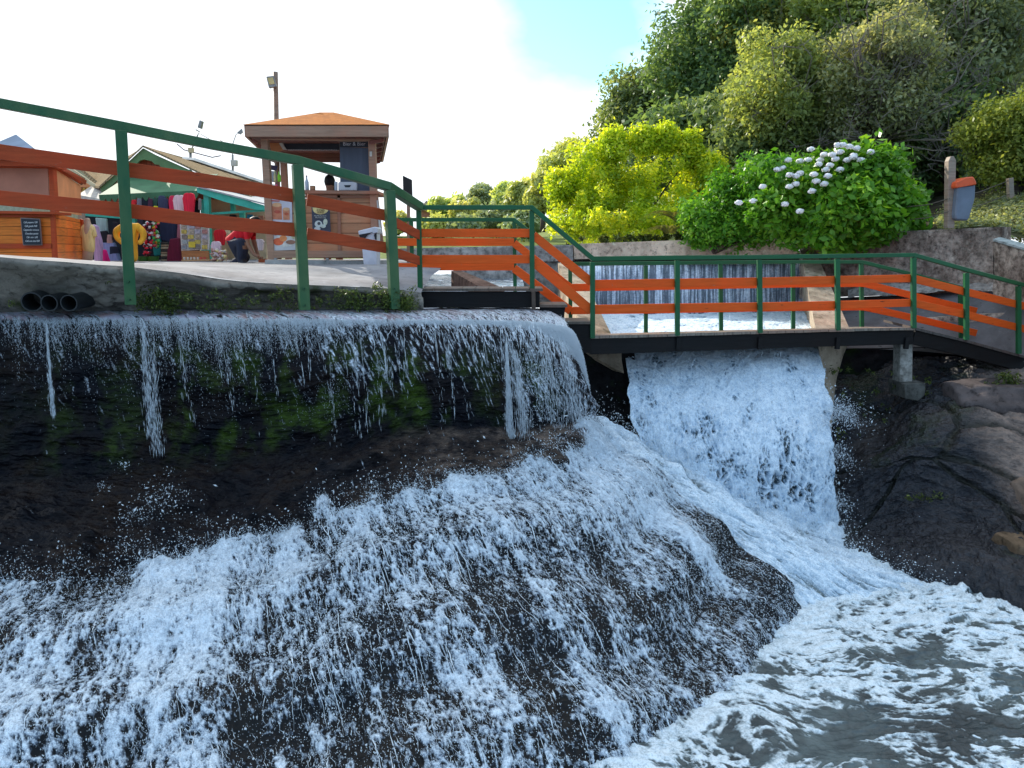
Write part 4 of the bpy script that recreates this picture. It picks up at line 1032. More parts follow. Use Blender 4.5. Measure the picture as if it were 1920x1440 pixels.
tree_px('tree', 1290, 280, 110, 70, 22, 'shaded dark tree directly behind the yellow-green bush', L_DK, gz=.5, n=14000, nc=50, crad=.6, leaf=.10, seed=19, group='trees on the right-hand slope')
tree_px('tree', 1455, 60, 115, 120, 23, 'olive-topped tree with yellowish leaves at the top of the slope', L_OL, gz=1.0, n=36000, nc=110, crad=.48, leaf=.072, seed=4, group='trees on the right-hand slope', extra_branches=14)
tree_px('tree', 1480, 190, 125, 120, 18.5, 'olive tree with light leaf tips and bare twigs behind the hydrangea', L_OL, gz=.6, n=36000, nc=120, crad=.36, leaf=.056, seed=5, group='trees on the right-hand slope', extra_branches=30)
tree_px('tree', 1640, 160, 120, 140, 17.5, 'twiggy grey-green tree with many bare branches above the hydrangea', L_GR, gz=.6, n=34000, nc=110, crad=.36, leaf=.052, seed=6, group='trees on the right-hand slope', extra_branches=55)
tree_px('tree', 1640, 10, 140, 90, 21, 'grey-olive crown at the top edge above the twiggy tree', L_OL, gz=1.2, n=32000, nc=100, crad=.48, leaf=.07, seed=7, group='trees on the right-hand slope', extra_branches=18)
tree_px('tree', 1830, 70, 150, 130, 19, 'silvery green tree filling the top right corner', L_GR, gz=1.2, n=38000, nc=120, crad=.46, leaf=.065, seed=8, group='trees on the right-hand slope', extra_branches=26)
tree_px('tree', 1780, 240, 110, 90, 18, 'dark tangled tree in the shade behind the wooden post', L_DK, gz=.6, n=12000, nc=60, crad=.5, leaf=.08, seed=9, group='trees on the right-hand slope', extra_branches=40)
tree_px('tree', 1420, 290, 90, 70, 19, 'dark green undergrowth tree between yellow bush and hydrangea', L_DK, gz=.5, n=12000, nc=50, crad=.5, leaf=.09, seed=10, group='trees on the right-hand slope')
tree_px('tree', 1900, 270, 92, 88, 14.5, 'rounded golden-green bushy tree at the right edge above the bin', L_GB, gz=.5, n=30000, nc=90, crad=.28, leaf=.04, seed=11, cat='tree', limbs=6)
tree_px('tree', 1068, 300, 45, 38, 34, 'small yellow-tipped tree at the left foot of the wooded slope', L_FAR, gz=.0, n=5000, nc=30, crad=.5, leaf=.12, seed=12)
tree_px('tree', 1600, 300, 260, 60, 20, 'dense shaded understorey tree low behind the hydrangea', L_DK, gz=.5, n=16000, nc=80, crad=.6, leaf=.09, seed=13, depth=.3, extra_branches=30)
# yellow-green bush
def bush(name, spec, n, leaf, m, label, seed, crad, nc=60, stems=16, base=None, cat='bush', squash=1.0, aspect=.55, up=.35):
    cs = []; rs = []
    for i, (px, py, rx, ry, D) in enumerate(spec):
        c = P(px, py, D); a, b = clumps(c, (rx/F*D, rx/F*D*.8, ry/F*D), nc, crad, .5, seed+i); cs.append(a); rs.append(b)
    cs = np.concatenate(cs); rs = np.concatenate(rs)
    px, py, rx, ry, D = spec[0]; b = base or P(px, 455, D)
    t = thing(name, b, label, cat)
    V, Fc, rnd = leaves(cs, rs, n, leaf, squash=squash, aspect=aspect, up=up)
    link('foliage', npmesh('foliage', V, Fc, {'rnd': rnd}), m, t)
    bm = bmesh.new(); g = random.Random(seed)
    for k in range(stems):
        e = Vector(cs[g.randrange(len(cs))]); s0 = Vector((b.x, b.y, b.z-.2)); mid = s0.lerp(e, .6)+Vector((0, 0, .1))
        bm_tube(bm, [s0, mid, e], [.03, .018, .006], 5)
    link('stem', bmm('stem', bm), M_BARK, t)
    return t, cs
bush('yellow_bush', [(1170,380,165,108,17.6),(1245,362,112,88,17.2),(1115,335,72,62,17.5),(1100,395,95,80,17.4),(1180,420,150,40,16.6),(1295,285,18,34,17.4),(1335,320,22,28,17.2),(1250,262,16,18,17.4),(1150,270,20,20,17.4),(1050,350,22,26,17.6),(1205,262,20,18,17.4)], 70000, .046, L_YE, 'large yellow-green bush glowing in the sun left of the hydrangea', 30, .17, nc=70)
bush('green_shrub', [(1340,410,62,48,14.4),(1400,375,80,62,14.4),(1460,355,75,66,14.2),(1380,425,90,30,14.5)], 34000, .046, L_HY, 'bright green shrub growing into the left side of the hydrangea', 40, .22, nc=50)
hy, hc = bush('hydrangea', [(1560,360,150,82,13.5),(1655,368,80,66,13.1),(1480,395,85,50,13.5),(1600,415,95,40,12.75),(1605,325,70,46,13.3),(1560,425,110,28,13.1)], 34000, .068, L_HY, 'big round hydrangea with pale blue flower heads hanging over the wall', 50, .26, nc=34, aspect=.62, up=.5)
flw = []; bm = bmesh.new()
fl = [(1457,318),(1466,315),(1480,328),(1492,345),(1500,302),(1515,300),(1522,358),(1530,340),(1535,308),(1548,318),(1556,310),(1560,290),(1566,298),(1580,272),(1592,275),(1606,278),(1614,300),(1600,295),(1570,272),(1545,290),(1412,377),(1385,380),(1472,383),(1500,396),(1526,327),(1493,330),(1538,300),(1575,318),(1478,300),(1552,330),(1632,285),(1520,280),(1500,325),(1545,345),(1588,300),(1430,350),(1600,292),(1480,350),(1575,285)]
M_FLW = paint('hydrangea_petal', (.88, .88, .90), .6, .05, 30, .3, col2=(.93, .92, .90))
for (px, py) in fl:
    ray = np.array(P(px, py, 1.0)); al = hc[:, 1:2]*ray; near_ = np.linalg.norm(hc-al, axis=1) < .36
    dep = (hc[near_, 1].min()-.20) if near_.any() else 12.9
    c = P(px, py, float(dep)); bm = bmesh.new(); n = 90; bm_blob(bm, c, (.045, .045, .03), 1, .1)
    for k in range(n):
        d = Vector((random.gauss(0, 1), random.gauss(0, 1)-.5, random.gauss(0, 1)+.3)).normalized(); r_ = .054*random.uniform(.8, 1.3)
        q = c+Vector((d.x*r_, d.y*r_, d.z*r_*.62)); a = d.cross(Vector((random.random(), random.random(), random.random()))).normalized()*.020; b = d.cross(a).normalized()*.020
        vs = [bm.verts.new(q+a), bm.verts.new(q+b), bm.verts.new(q-a), bm.verts.new(q-b)]; bm.faces.new(vs)
    me = bpy.data.meshes.new('flower_head'); bm.to_mesh(me); bm.free(); link('flower_head', me, M_FLW, hy)

# ferns between yellow bush and shrub
def fern(px, py, D, n, L, label):
    b = P(px, py, D); t = thing('fern', b, label, 'fern'); bm = bmesh.new(); lay = bm.faces
    for k in range(n):
        a = random.uniform(0, 2*math.pi); dx = Vector((math.cos(a), math.sin(a)*.7, 0)); l_ = L*random.uniform(.7, 1.1)
        prev = None
        for j in range(26):
            u = j/25; q = b+dx*l_*u+Vector((0, 0, l_*(1.05*u-1.0*u*u)+.05)); s_ = dx.cross(Vector((0, 0, 1)))*(.16*l_*math.sin(math.pi*min(1, u+.12))*(1-u*.5))
            if j > 1:
                for sg in (1, -1):
                    v = [bm.verts.new(q), bm.verts.new(q+s_*sg+dx*.03), bm.verts.new(q+s_*sg*.95+dx*.012+Vector((0, 0, -.02))), bm.verts.new(q+dx*.02)]
                    bm.faces.new(v)
    me = bpy.data.meshes.new('fronds'); bm.to_mesh(me); bm.free()
    at = me.attributes.new('rnd', 'FLOAT', 'POINT'); at.data.foreach_set('value', np.random.rand(len(me.vertices)).astype(np.float32))
    link('frond', me, L_FERN, t)
fern(1275, 425, 15.0, 22, .95, 'feathery arching fern growing over the wall beside the yellow bush')
fern(1255, 445, 14.8, 16, .6, 'smaller drooping fern close to the wall top')

# small plants along walls
def weeds(name, spots, label, leaf=.035, n=26, h=.07, m=None, cat='weeds'):
    Vs = []; Fs = []; Rs = []; b = 0
    for (px, py, D, s_) in spots:
        c = np.array(P(px, py, D)); k = int(n*s_*s_)+4
        V, Fc, r_ = leaves([c+rng.normal(size=3)*h*.3*s_ for _ in range(5)], [h*s_*.7]*5, k, leaf*min(1, .6+.4*s_), shell=.1, aspect=.4)
        Vs.append(V); Fs.append(Fc+b); Rs.append(r_); b += len(V)
    o = link(name, npmesh(name, np.concatenate(Vs), np.concatenate(Fs), {'rnd': np.concatenate(Rs)}), m or L_WD)
    return tag(o, label, cat, kind='stuff')
sp = []
for _ in range(150):
    px = random.choice([random.uniform(255, 350), random.uniform(255, 780), random.uniform(600, 780)]); py = random.triangular(536, 579, 575)
    sp.append((px, py, 7.5+(px-200)/600*.65, random.uniform(.4, 1.1)))
sp += [(765, 565, 8.3, 1.6), (750, 560, 8.25, 1.5), (770, 575, 8.3, 1.4), (690, 568, 8.1, 1.5), (300, 560, 7.55, 1.4), (22, 568, 7.3, .7), (200, 530, 7.5, .5), (352, 560, 7.6, 1.3), (476, 560, 7.7, 1.1)]
weeds('weeds', sp, 'low weeds and moss tufts growing along the foot of the quay wall', n=44, leaf=.017)
sp = [(random.uniform(1560, 1760), random.uniform(690, 830), 9.9, random.uniform(.4, 1.0)) for _ in range(40)]
sp += [(random.uniform(1700, 1800), 930+random.uniform(-5, 8), 8.75, .6) for _ in range(16)]
sp += [(random.uniform(1850, 1930), random.uniform(700, 735), 9.6, .8) for _ in range(40)]
weeds('rock_plants', sp, 'small green plants growing in the cracks of the right bank rock', leaf=.026, n=22)
V_ = []
sp = [(random.uniform(1090, 1500), 0, 0, 0) for _ in range(60)]
weeds('grass_fringe', [(a[0], 457.5-(a[0]-1076)*.037-random.uniform(0, 10), 15.0-(a[0]-1076)*.0017+.35, random.uniform(.6, 1.4)) for a in sp], 'fringe of grass and herbs on top of the far wall', leaf=.05, n=20)
# slope at right with ground cover
G = patch([[(1700,440,12.7),(1790,428,12.4),(1880,432,12.0),(2000,462,11.3),(2160,500,10.6),(2700,580,9.0)],
           [(1700,430,13.6),(1790,415,13.4),(1870,400,13.2),(1960,410,12.4),(2160,440,11.5),(2700,480,10.0)],
           [(1700,420,15),(1790,395,15),(1880,372,14.6),(2000,360,14.2),(2160,365,13.5),(2700,340,12.0)],
           [(1700,380,19),(1790,350,19),(1880,325,19),(2000,305,19),(2160,280,18),(2700,160,16)]], 60, 70)
G[..., 2] += (fbm(G[..., 0]*1.5, G[..., 1]*1.5, 4, 270)-.5)*.25
struct(link('slope', grid_mesh('slope', G), M_EARTH, smooth=True))
pts = G[5:45, 10:60].reshape(-1, 3); pts = pts[rng.integers(0, len(pts), 900)]
pts = pts[pts[:, 0] > 6.5]
V, Fc, r_ = leaves(pts, np.full(len(pts), .12), 22000, .035, shell=.1, up=.8)
tag(link('ground_cover', npmesh('ground_cover', V, Fc, {'rnd': r_}), L_GR), 'low grey-green ground cover on the slope at the right edge', 'ground cover', kind='stuff')
# bin on post, second post, wires
pst = thing('wooden_post', P(1783, 428, 12.0), 'tall weathered wooden post with pointed top carrying the litter bin', 'post')
M_PST = wood('weathered_post_wood', (.36, .29, .23), .55)
slab('post', [(1777,428),(1779,302),(1783,293),(1789,293),(1793,301),(1790,428)], 12.0, .12, M_PST, pst, bev=.006)
bn = thing('litter_bin', P(1804, 412, 11.95), 'grey plastic litter bin with orange lid hung on the wooden post', 'bin')
slab('bin_body', [(1796,350),(1830,346),(1829,372),(1818,410),(1814,414),(1793,412),(1791,405)], 11.9, .24, paint('grey_bin_plastic', (.17, .21, .27), .4, .15, 5, .05), bn, bev=.02)
slab('lid', [(1792,350),(1794,341),(1812,332),(1826,331),(1831,341),(1832,346),(1800,351),(1794,353)], 11.87, .30, paint('orange_lid_plastic', (.80, .12, .035), .35, .1, 5, .02), bn, bev=.014)
slab('bracket', [(1790,352),(1796,352),(1796,376),(1790,378)], 11.98, .1, paint('bracket_steel', (.4, .4, .38), .4), bn)
beam('wire_post', P(1895, 372, 13.4), P(1893, 334, 13.4), .085, .085, wood('short_post_wood', (.30, .25, .20), .6), up=(0, 1, 0))
tag(bpy.data.objects['wire_post'], 'short wooden fence post on the slope beside the golden bush', 'post')
for k, (a, mid, b, lab) in enumerate((((1700,388,12.4),(1780,372,12.0),(1893,338,13.4),'upper'),((1700,412,12.4),(1778,397,12.0),(1893,364,13.4),'lower'))):
    o = tube('wire', [P(*a), P(a[0]*.5+mid[0]*.5, a[1]*.5+mid[1]*.5+4, 12.2), P(*mid), P(mid[0]*.5+b[0]*.5, mid[1]*.5+b[1]*.5+5, 12.7), P(*b)], .007, paint('rusty_wire', (.12, .10, .08), .7), n=5)
    tag(o, lab+' fence wire sagging between the wooden post and the short post', 'wire', 'fence wires')
# ================================================================ KIOSK
K = 11.6
M_KW = wood('kiosk_plank', (.56, .28, .15), .6, plank=.15)
M_KF = wood('kiosk_frame_wood', (.34, .17, .11), .65)
M_KG = wood('kiosk_grey_wood', (.38, .235, .16), .7)
M_BLK = paint('blackboard', (.030, .034, .045), .6, .3, 8)
M_SLATE = paint('roller_shade_slate', (.085, .10, .135), .6, .2, 3, stretch=(3, 3, .3))
tn = NT('orange_shingle'); sep = tn.n('TexBrick', offset=.5); sep.inputs['Scale'].default_value = 5.5
sep.inputs['Color1'].default_value = (.42, .135, .035, 1); sep.inputs['Color2'].default_value = (.26, .085, .028, 1); sep.inputs['Mortar'].default_value = (.12, .05, .03, 1); sep.inputs['Mortar Size'].default_value = .015
mpn = tn.n('Mapping'); mpn.inputs['Rotation'].default_value = (R(90), 0, 0); tn.l(tn.tc.outputs['Object'], mpn.inputs[0]); tn.l(mpn.outputs[0], sep.inputs['Vector'])
tn.bsdf(tn.mix(tn.noise(6, 5), sep.outputs['Color'], (.50, .20, .06)), .9, sep.outputs['Fac'], .5, .02, spec=.03); M_SHING = tn.m
def tiles(name, col, scale=6):
    if name in _M: return _M[name]
    tn = NT(name); wv = tn.n('TexWave', bands_direction='X'); wv.inputs['Scale'].default_value = scale; wv.inputs['Distortion'].default_value = .3
    tn.l(tn.tc.outputs['Object'], wv.inputs['Vector'])
    c = tn.mix(wv.outputs['Fac'], tuple(x*.6 for x in col), col); c = tn.mix(tn.ramp(tn.noise(3, 6), [(.4, 0), (.7, .7)]), c, tuple(x*.55 for x in col))
    tn.bsdf(c, .95, wv.outputs['Fac'], .8, .05, spec=.03); _M[name] = tn.m; return tn.m
kc = P(600, 492, K+.9)
kiosk = thing('kiosk', kc, 'small brown timber kiosk with an orange shingled hip roof on the quay', 'kiosk')
kz = P(600, 490, K).z
def kp(px, py, d=0): return P(px, py, K+d)
xl, xr = P(497, 380, K).x, P(704, 380, K).x
zt = P(600, 262, K).z; yb = K+1.75
# posts
for (x, y) in ((xl+.04, K+.05), (xr-.03, K+.05), (xl-.35, yb+.5), (xr-.47, yb+.5)):
    beam('corner_post', Vector((x, y, kz-.03)), Vector((x, y, zt+.05)), .105, .105, M_KG, kiosk, up=(0, 1, 0))
# roof: fascia box + hip
e0 = P(461, 235, K-.30); e1 = P(727, 238, K-.30); zf = (e0.z+e1.z)/2
bm = bmesh.new()
rx0, rx1, ry0, ry1 = e0.x, e1.x, K-.32, K+2.9
def sk_(x, y): return x-.195*(y-ry0)
cx, cy = sk_((rx0+rx1)/2, (ry0+ry1)/2)-.02+.1, (ry0+ry1)/2
apz = P(596, 213, cy).z+.02
fh = .15
for a, b in (((rx0, ry0), (rx1, ry0)), ((rx1, ry0), (rx1, ry1)), ((rx1, ry1), (rx0, ry1)), ((rx0, ry1), (rx0, ry0))):
    bm_beam(bm, Vector((sk_(*a), a[1], zf-fh/2)), Vector((sk_(*b), b[1], zf-fh/2)), .035, fh)
link('fascia', bmm('fascia', bm), M_KG, kiosk)
bm = bmesh.new(); q = [bm.verts.new((sk_(x, y), y, zf+.015)) for x, y in ((rx0-.03, ry0-.03), (rx1+.03, ry0-.03), (rx1+.03, ry1+.03), (rx0-.03, ry1+.03))]
t0 = bm.verts.new((cx-.10, cy, apz)); t1 = bm.verts.new((cx+.12, cy, apz))
bm.faces.new((q[0], q[1], t1, t0)); bm.faces.new((q[1], q[2], t1)); bm.faces.new((q[2], q[3], t0, t1)); bm.faces.new((q[3], q[0], t0)); bm.faces.new(q[::-1])
link('roof', bmm('roof', bm), M_SHING, kiosk)
prism('soffit', [Vector((rx0+.03, ry0+.03, zf-.135)), Vector((rx1-.03, ry0+.03, zf-.135)), Vector((sk_(rx1-.03, ry1), ry1-.03, zf-.135)), Vector((sk_(rx0+.03, ry1), ry1-.03, zf-.135))], (0, 0, .02), wood('soffit_plank', (.20, .085, .065), .6, plank=.12, axis='X'), kiosk)
for k in range(6):
    y = ry0+.25+k*(ry1-ry0-.4)/5
    beam('rafter', Vector((sk_(rx1-.05, y), y, zf-.16)), Vector((sk_(xr, y), y, zf-.20)), .05, .05, wood('rafter_wood', (.24, .10, .08), .7), kiosk)
    beam('rafter', Vector((sk_(rx0+.05, y), y, zf-.16)), Vector((sk_(xl, y), y, zf-.20)), .05, .05, wood('rafter_wood', (.24, .10, .08), .7), kiosk)
slab('lintel', [(489,249),(706,251),(706,264),(489,261)], K-.01, .06, M_KG, kiosk, bev=.004)
slab('back_lintel', [(512,268),(700,268),(700,305),(512,303)], yb, .04, wood('brown_siding', (.22, .11, .075), .6, plank=.08), kiosk)
# counter
slab('counter_front', [(566,372),(700,370),(702,484),(569,484)], K+.05, .06, M_KW, kiosk)
slab('counter_top', [(562,356),(710,358),(710,364),(562,363)], K-.06, .75, M_KF, kiosk, bev=.006)
for (a, b, c, d) in ((566,372,571,484),(632,366,638,484),(694,366,700,484)):
    slab('frame_batten', [(a,b),(c,b),(c+1.5,d),(a+1.5,d)], K+.02, .03, M_KF, kiosk, bev=.003)
slab('frame_batten', [(566,366),(700,366),(700,371),(566,371)], K+.02, .03, M_KF, kiosk, bev=.003)
slab('sill', [(505,470),(708,470),(708,482),(505,484)], K+.0, .08, M_KG, kiosk, bev=.004)
slab('side_panel', [(508,370),(566,372),(568,470),(510,470)], K+.06, .04, M_KW, kiosk)
prism('side_wall', [P(703,372,K+.1), P(703,484,K+.1), Vector((xr-.36, yb, kz)), Vector((xr-.36, yb, P(703,372,K+.1).z))], (-.03, 0, 0), M_KW, kiosk)
for px in (517, 614, 690):
    p = P(px, 487, K-.0); bm = bmesh.new(); bm_tube(bm, [p+Vector((-.02, 0, 0)), p+Vector((.02, 0, 0))], .028, 10); link('caster', bmm('caster', bm), paint('caster_metal', (.3, .29, .28), .5), kiosk)
# roller shade, menu boards and lettering
sh = slab('roller_shade', [(637,275),(699,278),(700,358),(638,358)], K+.10, .02, M_SLATE, kiosk)
hb = slab('header_board', [(637,266),(698,266),(698,276),(637,275)], K+.06, .03, M_BLK, kiosk)
text('lettering', 'Bier & Bier', P(664, 270, K+.055), .075, paint('pale_letter', (.55, .55, .58), .6), hb)
mb = slab('menu_board', [(531,265),(636,266),(636,281),(535,280)], K+.5, .03, M_BLK, kiosk)
bm = bmesh.new()
for k in range(30):
    x = 540+k*3.1; bm_beam(bm, P(x, 281, K+.49), P(x+2.1, 281.6+random.uniform(-.6, .6), K+.49), .006, .012)
link('chalk_line', bmm('chalk_line', bm), paint('chalk', (.5, .5, .5), .8), mb)
slab('canvas_flap', [(503,262),(523,264),(534,280),(510,287)], K+.45, .03, wood('ply_flap', (.45, .20, .08), .7), kiosk)
prism('shade_valance', [P(520,263,K+.44), P(526,263,K+.44), P(537,281,K+.44), P(530,280,K+.44)], (0, .03, 0), paint('cream_cloth', (.6, .57, .5), .8), kiosk)
slab('switch_box', [(693,284),(697,284),(697,293),(693,293)], K-.03, .04, paint('cream_plastic', (.7, .68, .6), .5), kiosk)
cb = slab('kerb', [(497,487),(713,489),(714,500),(496,499)], K-.18, .6, concrete('kerb_concrete', (.40, .40, .38), (.25, .25, .24), bs=.4, darkcut=.62)); tag(cb, 'low concrete kerb in front of the brown kiosk', 'kerb')

# items at the kiosk
def poster(px, D, label, bg, shapes, name='poster', cat='poster'):
    t = thing(name, P(px[3][0], px[3][1], D), label, cat)
    slab('panel', px, D, .012, paint('paper_'+'%d_%d' % (px[0][0], px[0][1]), bg, .5, .08, 4, .02), t)
    for k, (kind, a, col) in enumerate(shapes):
        m = paint('print_%d_%d_%d' % (px[0][0], px[0][1], k), col, .6, .2, 14, .02)
        if kind == 'e':
            cx_, cy_, rx_, ry_ = a; n = 20
            slab('printed_shape', [(cx_+rx_*math.cos(6.2832*j/n), cy_+ry_*math.sin(6.2832*j/n)) for j in range(n)], D-.003-.0015*k, .004, m, t)
        else: slab('printed_shape', a, D-.003-.0015*k, .004, m, t)
    return t
WH = (.62, .60, .62)
poster([(506,372),(547,374),(548,417),(508,415)], K+.03, 'upper food poster with two burgers on the left kiosk panel', (.60, .57, .63),
  [('p', [(510,386),(528,386),(529,412),(511,411)], (.62, .22, .12)), ('e', (519,384,9,4), (.75, .42, .22)), ('p', [(530,393),(543,394),(543,412),(531,412)], (.65, .26, .14)), ('e', (536.5,392,6.5,3), (.75, .45, .25)), ('e', (520,397,6,3), (.5, .10, .06)), ('e', (537,401,4,2.5), (.55, .12, .06)), ('p', [(508,375),(524,376),(524,378),(508,377)], (.55, .12, .10))])
poster([(508,418),(574,420),(576,468),(510,470)], K+.025, 'lower food poster with a plate of red fruit on the left kiosk panel', (.60, .60, .60),
  [('e', (534,452,22,11), (.70, .68, .62)), ('e', (522,453,10,7), (.75, .15, .06)), ('e', (531,447,7,6), (.85, .30, .10)), ('e', (545,454,9,4), (.35, .18, .12)), ('e', (517,436,6,5), (.70, .15, .12)), ('e', (553,443,7,5), (.55, .52, .30))])
b = poster([(584,388),(618,391),(620,436),(586,434)], K-.05, 'dark snack poster with a cream half circle hung on the kiosk counter', (.055, .06, .085),
  [('p', [(586,389)]+[(601+15*math.cos(a_), 391+11*math.sin(a_)) for a_ in [math.pi*(1-j/12) for j in range(13)]], (.75, .58, .25)), ('e', (597,420,7,6.5), (.62, .64, .60)), ('e', (610,416,4,6), (.62, .64, .50)), ('e', (598,419,3, 3), (.08, .08, .09)), ('e', (595,429,6,4), (.60, .60, .58)), ('e', (606,424,5,3.5), (.55, .58, .50))])
INK = paint('dark_ink', (.10, .05, .03), .7); INKW = paint('white_ink', (.62, .60, .55), .7)
text('lettering', 'COM', P(601, 394.3, K-.066), .042, INK, b, sx=1.2); text('lettering', 'VOCÊ', P(601, 398.4, K-.066), .034, INK, b, sx=1.1)
text('lettering', 'ALMOÇOS E', P(600.5, 404.6, K-.066), .028, INKW, b, sx=1.2); text('lettering', 'PETISCOS', P(601, 408, K-.066), .028, INKW, b, sx=1.3)
# bottles and goods at the left window
shf = thing('goods_shelf', P(530, 357, K+.2), 'small shelf of goods in the left window opening of the kiosk', 'shelf')
slab('shelf_board', [(505,356),(566,358),(566,361),(505,360)], K+.06, .3, M_KF, shf)
slab('back_board', [(506,309),(520,311),(517,320),(506,318)], K+.2, .03, paint('dark_blue_cloth', (.05, .05, .11), .7), shf)
def goods(name, px, py0, py1, w, D, col, label, cap=None, cat=None):
    t = thing(name, P(px, py1, D), label, cat or name.replace('_', ' ')); b = P(px, py1, D); h = P(px, py0, D).z-b.z; r_ = w/F*D/2
    bm = bmesh.new(); bm_lathe(bm, b, [(r_*.9, 0), (r_, h*.06), (r_, h*.6), (r_*.55, h*.76), (r_*.4, h*.86), (r_*.4, h)], 14); link('body', bmm('body', bm), paint(name+'_%d' % px, col, .25, .15, 10, .02), t, smooth=True)
    bm = bmesh.new(); bm_lathe(bm, b+Vector((0, 0, h)), [(r_*.45, 0), (r_*.45, h*.08)], 12); link('cap', bmm('cap', bm), paint(name+'_cap_%d' % px, cap or tuple(c*.5 for c in col), .4), t)
goods('bottle', 524, 322, 341, 6, K+.25, (.25, .75, .03), 'bright green bottle standing in the left kiosk window', (.05, .2, .05))
goods('bottle', 516, 322, 341, 4.5, K+.27, (.62, .60, .35), 'slim yellowish bottle just left of the bright green bottle', (.7, .7, .6))
goods('bottle', 576, 331, 357, 7, K+.3, (.60, .66, .75), 'clear water bottle on the kiosk counter right of the railing post', (.5, .25, .2))
goods('pot', 519, 345, 356, 8, K+.22, (.70, .12, .25), 'pink pot under the bright green bottle', (.05, .03, .12))
goods('pot', 507, 343, 356, 4, K+.22, (.05, .30, .28), 'teal pot at the far left of the kiosk window', (.05, .2, .2))
slab_t = slab('tray', [(503,320),(514,321),(514,341),(503,340)], K+.3, .12, paint('blue_grey_plastic', (.36, .45, .52), .4)); tag(slab_t, 'blue-grey plastic dispenser beside the left kiosk post', 'dispenser'); slab_t.name = 'dispenser'
bx_ = slab('wooden_box', [(581,348),(589,348),(589,357),(581,357)], K+.15, .08, M_KW, bev=.003); tag(bx_, 'little wooden box on the kiosk counter beside the water bottle', 'box')
cm = thing('cash_box', P(650, 357, K+.1), 'white box-shaped machine with a dark slot on the kiosk counter', 'machine')
slab('case', [(634,343),(636,341),(667,341),(669,344),(669,357),(634,357)], K+.05, .3, paint('white_case', (.62, .60, .62), .35, .1, 5, .02), cm, bev=.008)
slab('slot', [(645,347),(658,347),(656,351),(647,351)], K+.045, .01, M_BLK, cm)
sg = slab('tablet_stand', [(627,340),(632,341),(632,357),(627,357)], K+.12, .04, paint('pale_plastic', (.6, .63, .68), .4), bev=.003); tag(sg, 'thin pale card stand between the seller and the white machine', 'stand')
# litter bin by the kiosk
wb = thing('litter_bin', P(693, 502, K-.45), 'white plastic litter bin with a black flap beside the kiosk', 'bin')
M_WP = paint('white_bin_plastic', (.66, .66, .72), .4, .12, 5, .03)
slab('bin_body', [(676,436),(706,434),(706,500),(704,503),(684,504),(682,500)], K-.55, .32, M_WP, wb, bev=.015)
slab('lid', [(671,433),(703,425),(708,427),(708,437),(673,441)], K-.57, .36, M_WP, wb, bev=.010)
slab('flap', [(673,440),(700,435),(690,440),(684,447),(676,450)], K-.575, .02, paint('black_flap', (.015, .015, .02), .4), wb)
slab('flap', [(701,440),(706,436),(706,450),(703,449)], K-.575, .02, paint('black_flap', (.015, .015, .02), .4), wb)
# leaning sign board right of kiosk and dark panel
af = thing('folding_sign', P(716, 492, K+.1), 'leaning sandwich board against the right side of the kiosk', 'sign')
slab('panel', [(705,372),(709,370),(719,456),(715,470),(709,440)], K+.0, .03, M_KF, af); slab('sheet', [(706,376),(709,375),(716,440),(711,432)], K-.01, .008, paint('sheet_white', (.6, .55, .5), .6), af)
dp = slab('sign_board', [(755,329),(772,337),(773,372),(756,364)], 12.2, .05, paint('black_sign_back', (.030, .026, .024), .5), bev=.004); 
dpt = thing('sign_post', P(764, 500, 12.25), 'dark back of a sign on a post behind the railing corner', 'sign'); dp.parent = dpt; 
dp.location = (0, 0, 0); me_ = dp.data; sh_ = ORG[dp]-ORG[dpt]; me_.transform(Matrix.Translation(sh_)); 
beam('post', P(766, 500, 12.27), P(766, 366, 12.27), .05, .05, M_KG, dpt, up=(0, 1, 0))
for k_ in ('label', 'category'):
    if k_ in dp: del dp[k_]

# ================================================================ MARKET STALLS
TURQ = paint('turquoise_paint', (.08, .62, .46), .5, .2, 4, .1); GRN = paint('sage_green_paint', (.16, .27, .11), .6, .2, 3, .1)
AWN = paint('green_awning_cloth', (.075, .20, .10), .7, .2, 3, .1)
M_OW = wood('orange_cladding', (.95, .26, .04), .55, plank=.135)
M_OF = wood('red_stained_frame', (.48, .075, .022), .7)
M_CAN = paint('brown_canvas', (.55, .22, .14), .75, .15, 2, .1)
M_CANL = paint('orange_canvas', (.95, .38, .16), .75, .15, 2, .1)  # paler copy of the brown canvas; the side blind's sunlight is in the colour
M_BEIGE = tiles('beige_roof_tiles', (.46, .33, .19), 5)
gz = P(60, 492, 12.5).z
# orange stall at left
so_ = thing('wooden_stall', P(60, 489, 12.6), 'orange timber stall with drawn brown canvas blinds at the left edge', 'stall')
slab('front_panel', [(-120,399),(96,402),(104,500),(-120,500)], 12.2, .06, M_OW, so_)
slab('counter_top', [(-125,393),(100,397),(100,402),(-125,399)], 12.08, .5, M_OF, so_, bev=.004)
for pts in ([(-120,457),(98,457),(98,466),(-120,466)], [(94,403),(101,402),(106,500),(98,500)], [(-120,402),(95,403),(95,407),(-120,407)]):
    slab('frame', pts, 12.16, .05, M_OF, so_)
prism('side_panel', [P(102,400,12.22), P(106,500,12.22), P(157,500,14.6), P(152,412,14.6)], (-.04, .02, 0), M_OW, so_)
prism('frame', [P(149,410,14.5), P(154,412,14.5), P(159,500,14.5), P(154,500,14.5)], (0, .05, 0), M_OF, so_)
slab('blind', [(-120,311),(89,314),(92,372),(-120,398)], 12.25, .012, M_CAN, so_)
prism('blind', [P(101,315,12.35), P(103,396,12.35), P(152,404,14.4), P(150,348,14.4)], (0, .02, 0), M_CANL, so_)
slab('corner_post', [(90,312),(99,312),(105,402),(94,402)], 12.24, .10, M_OF, so_, bev=.004)
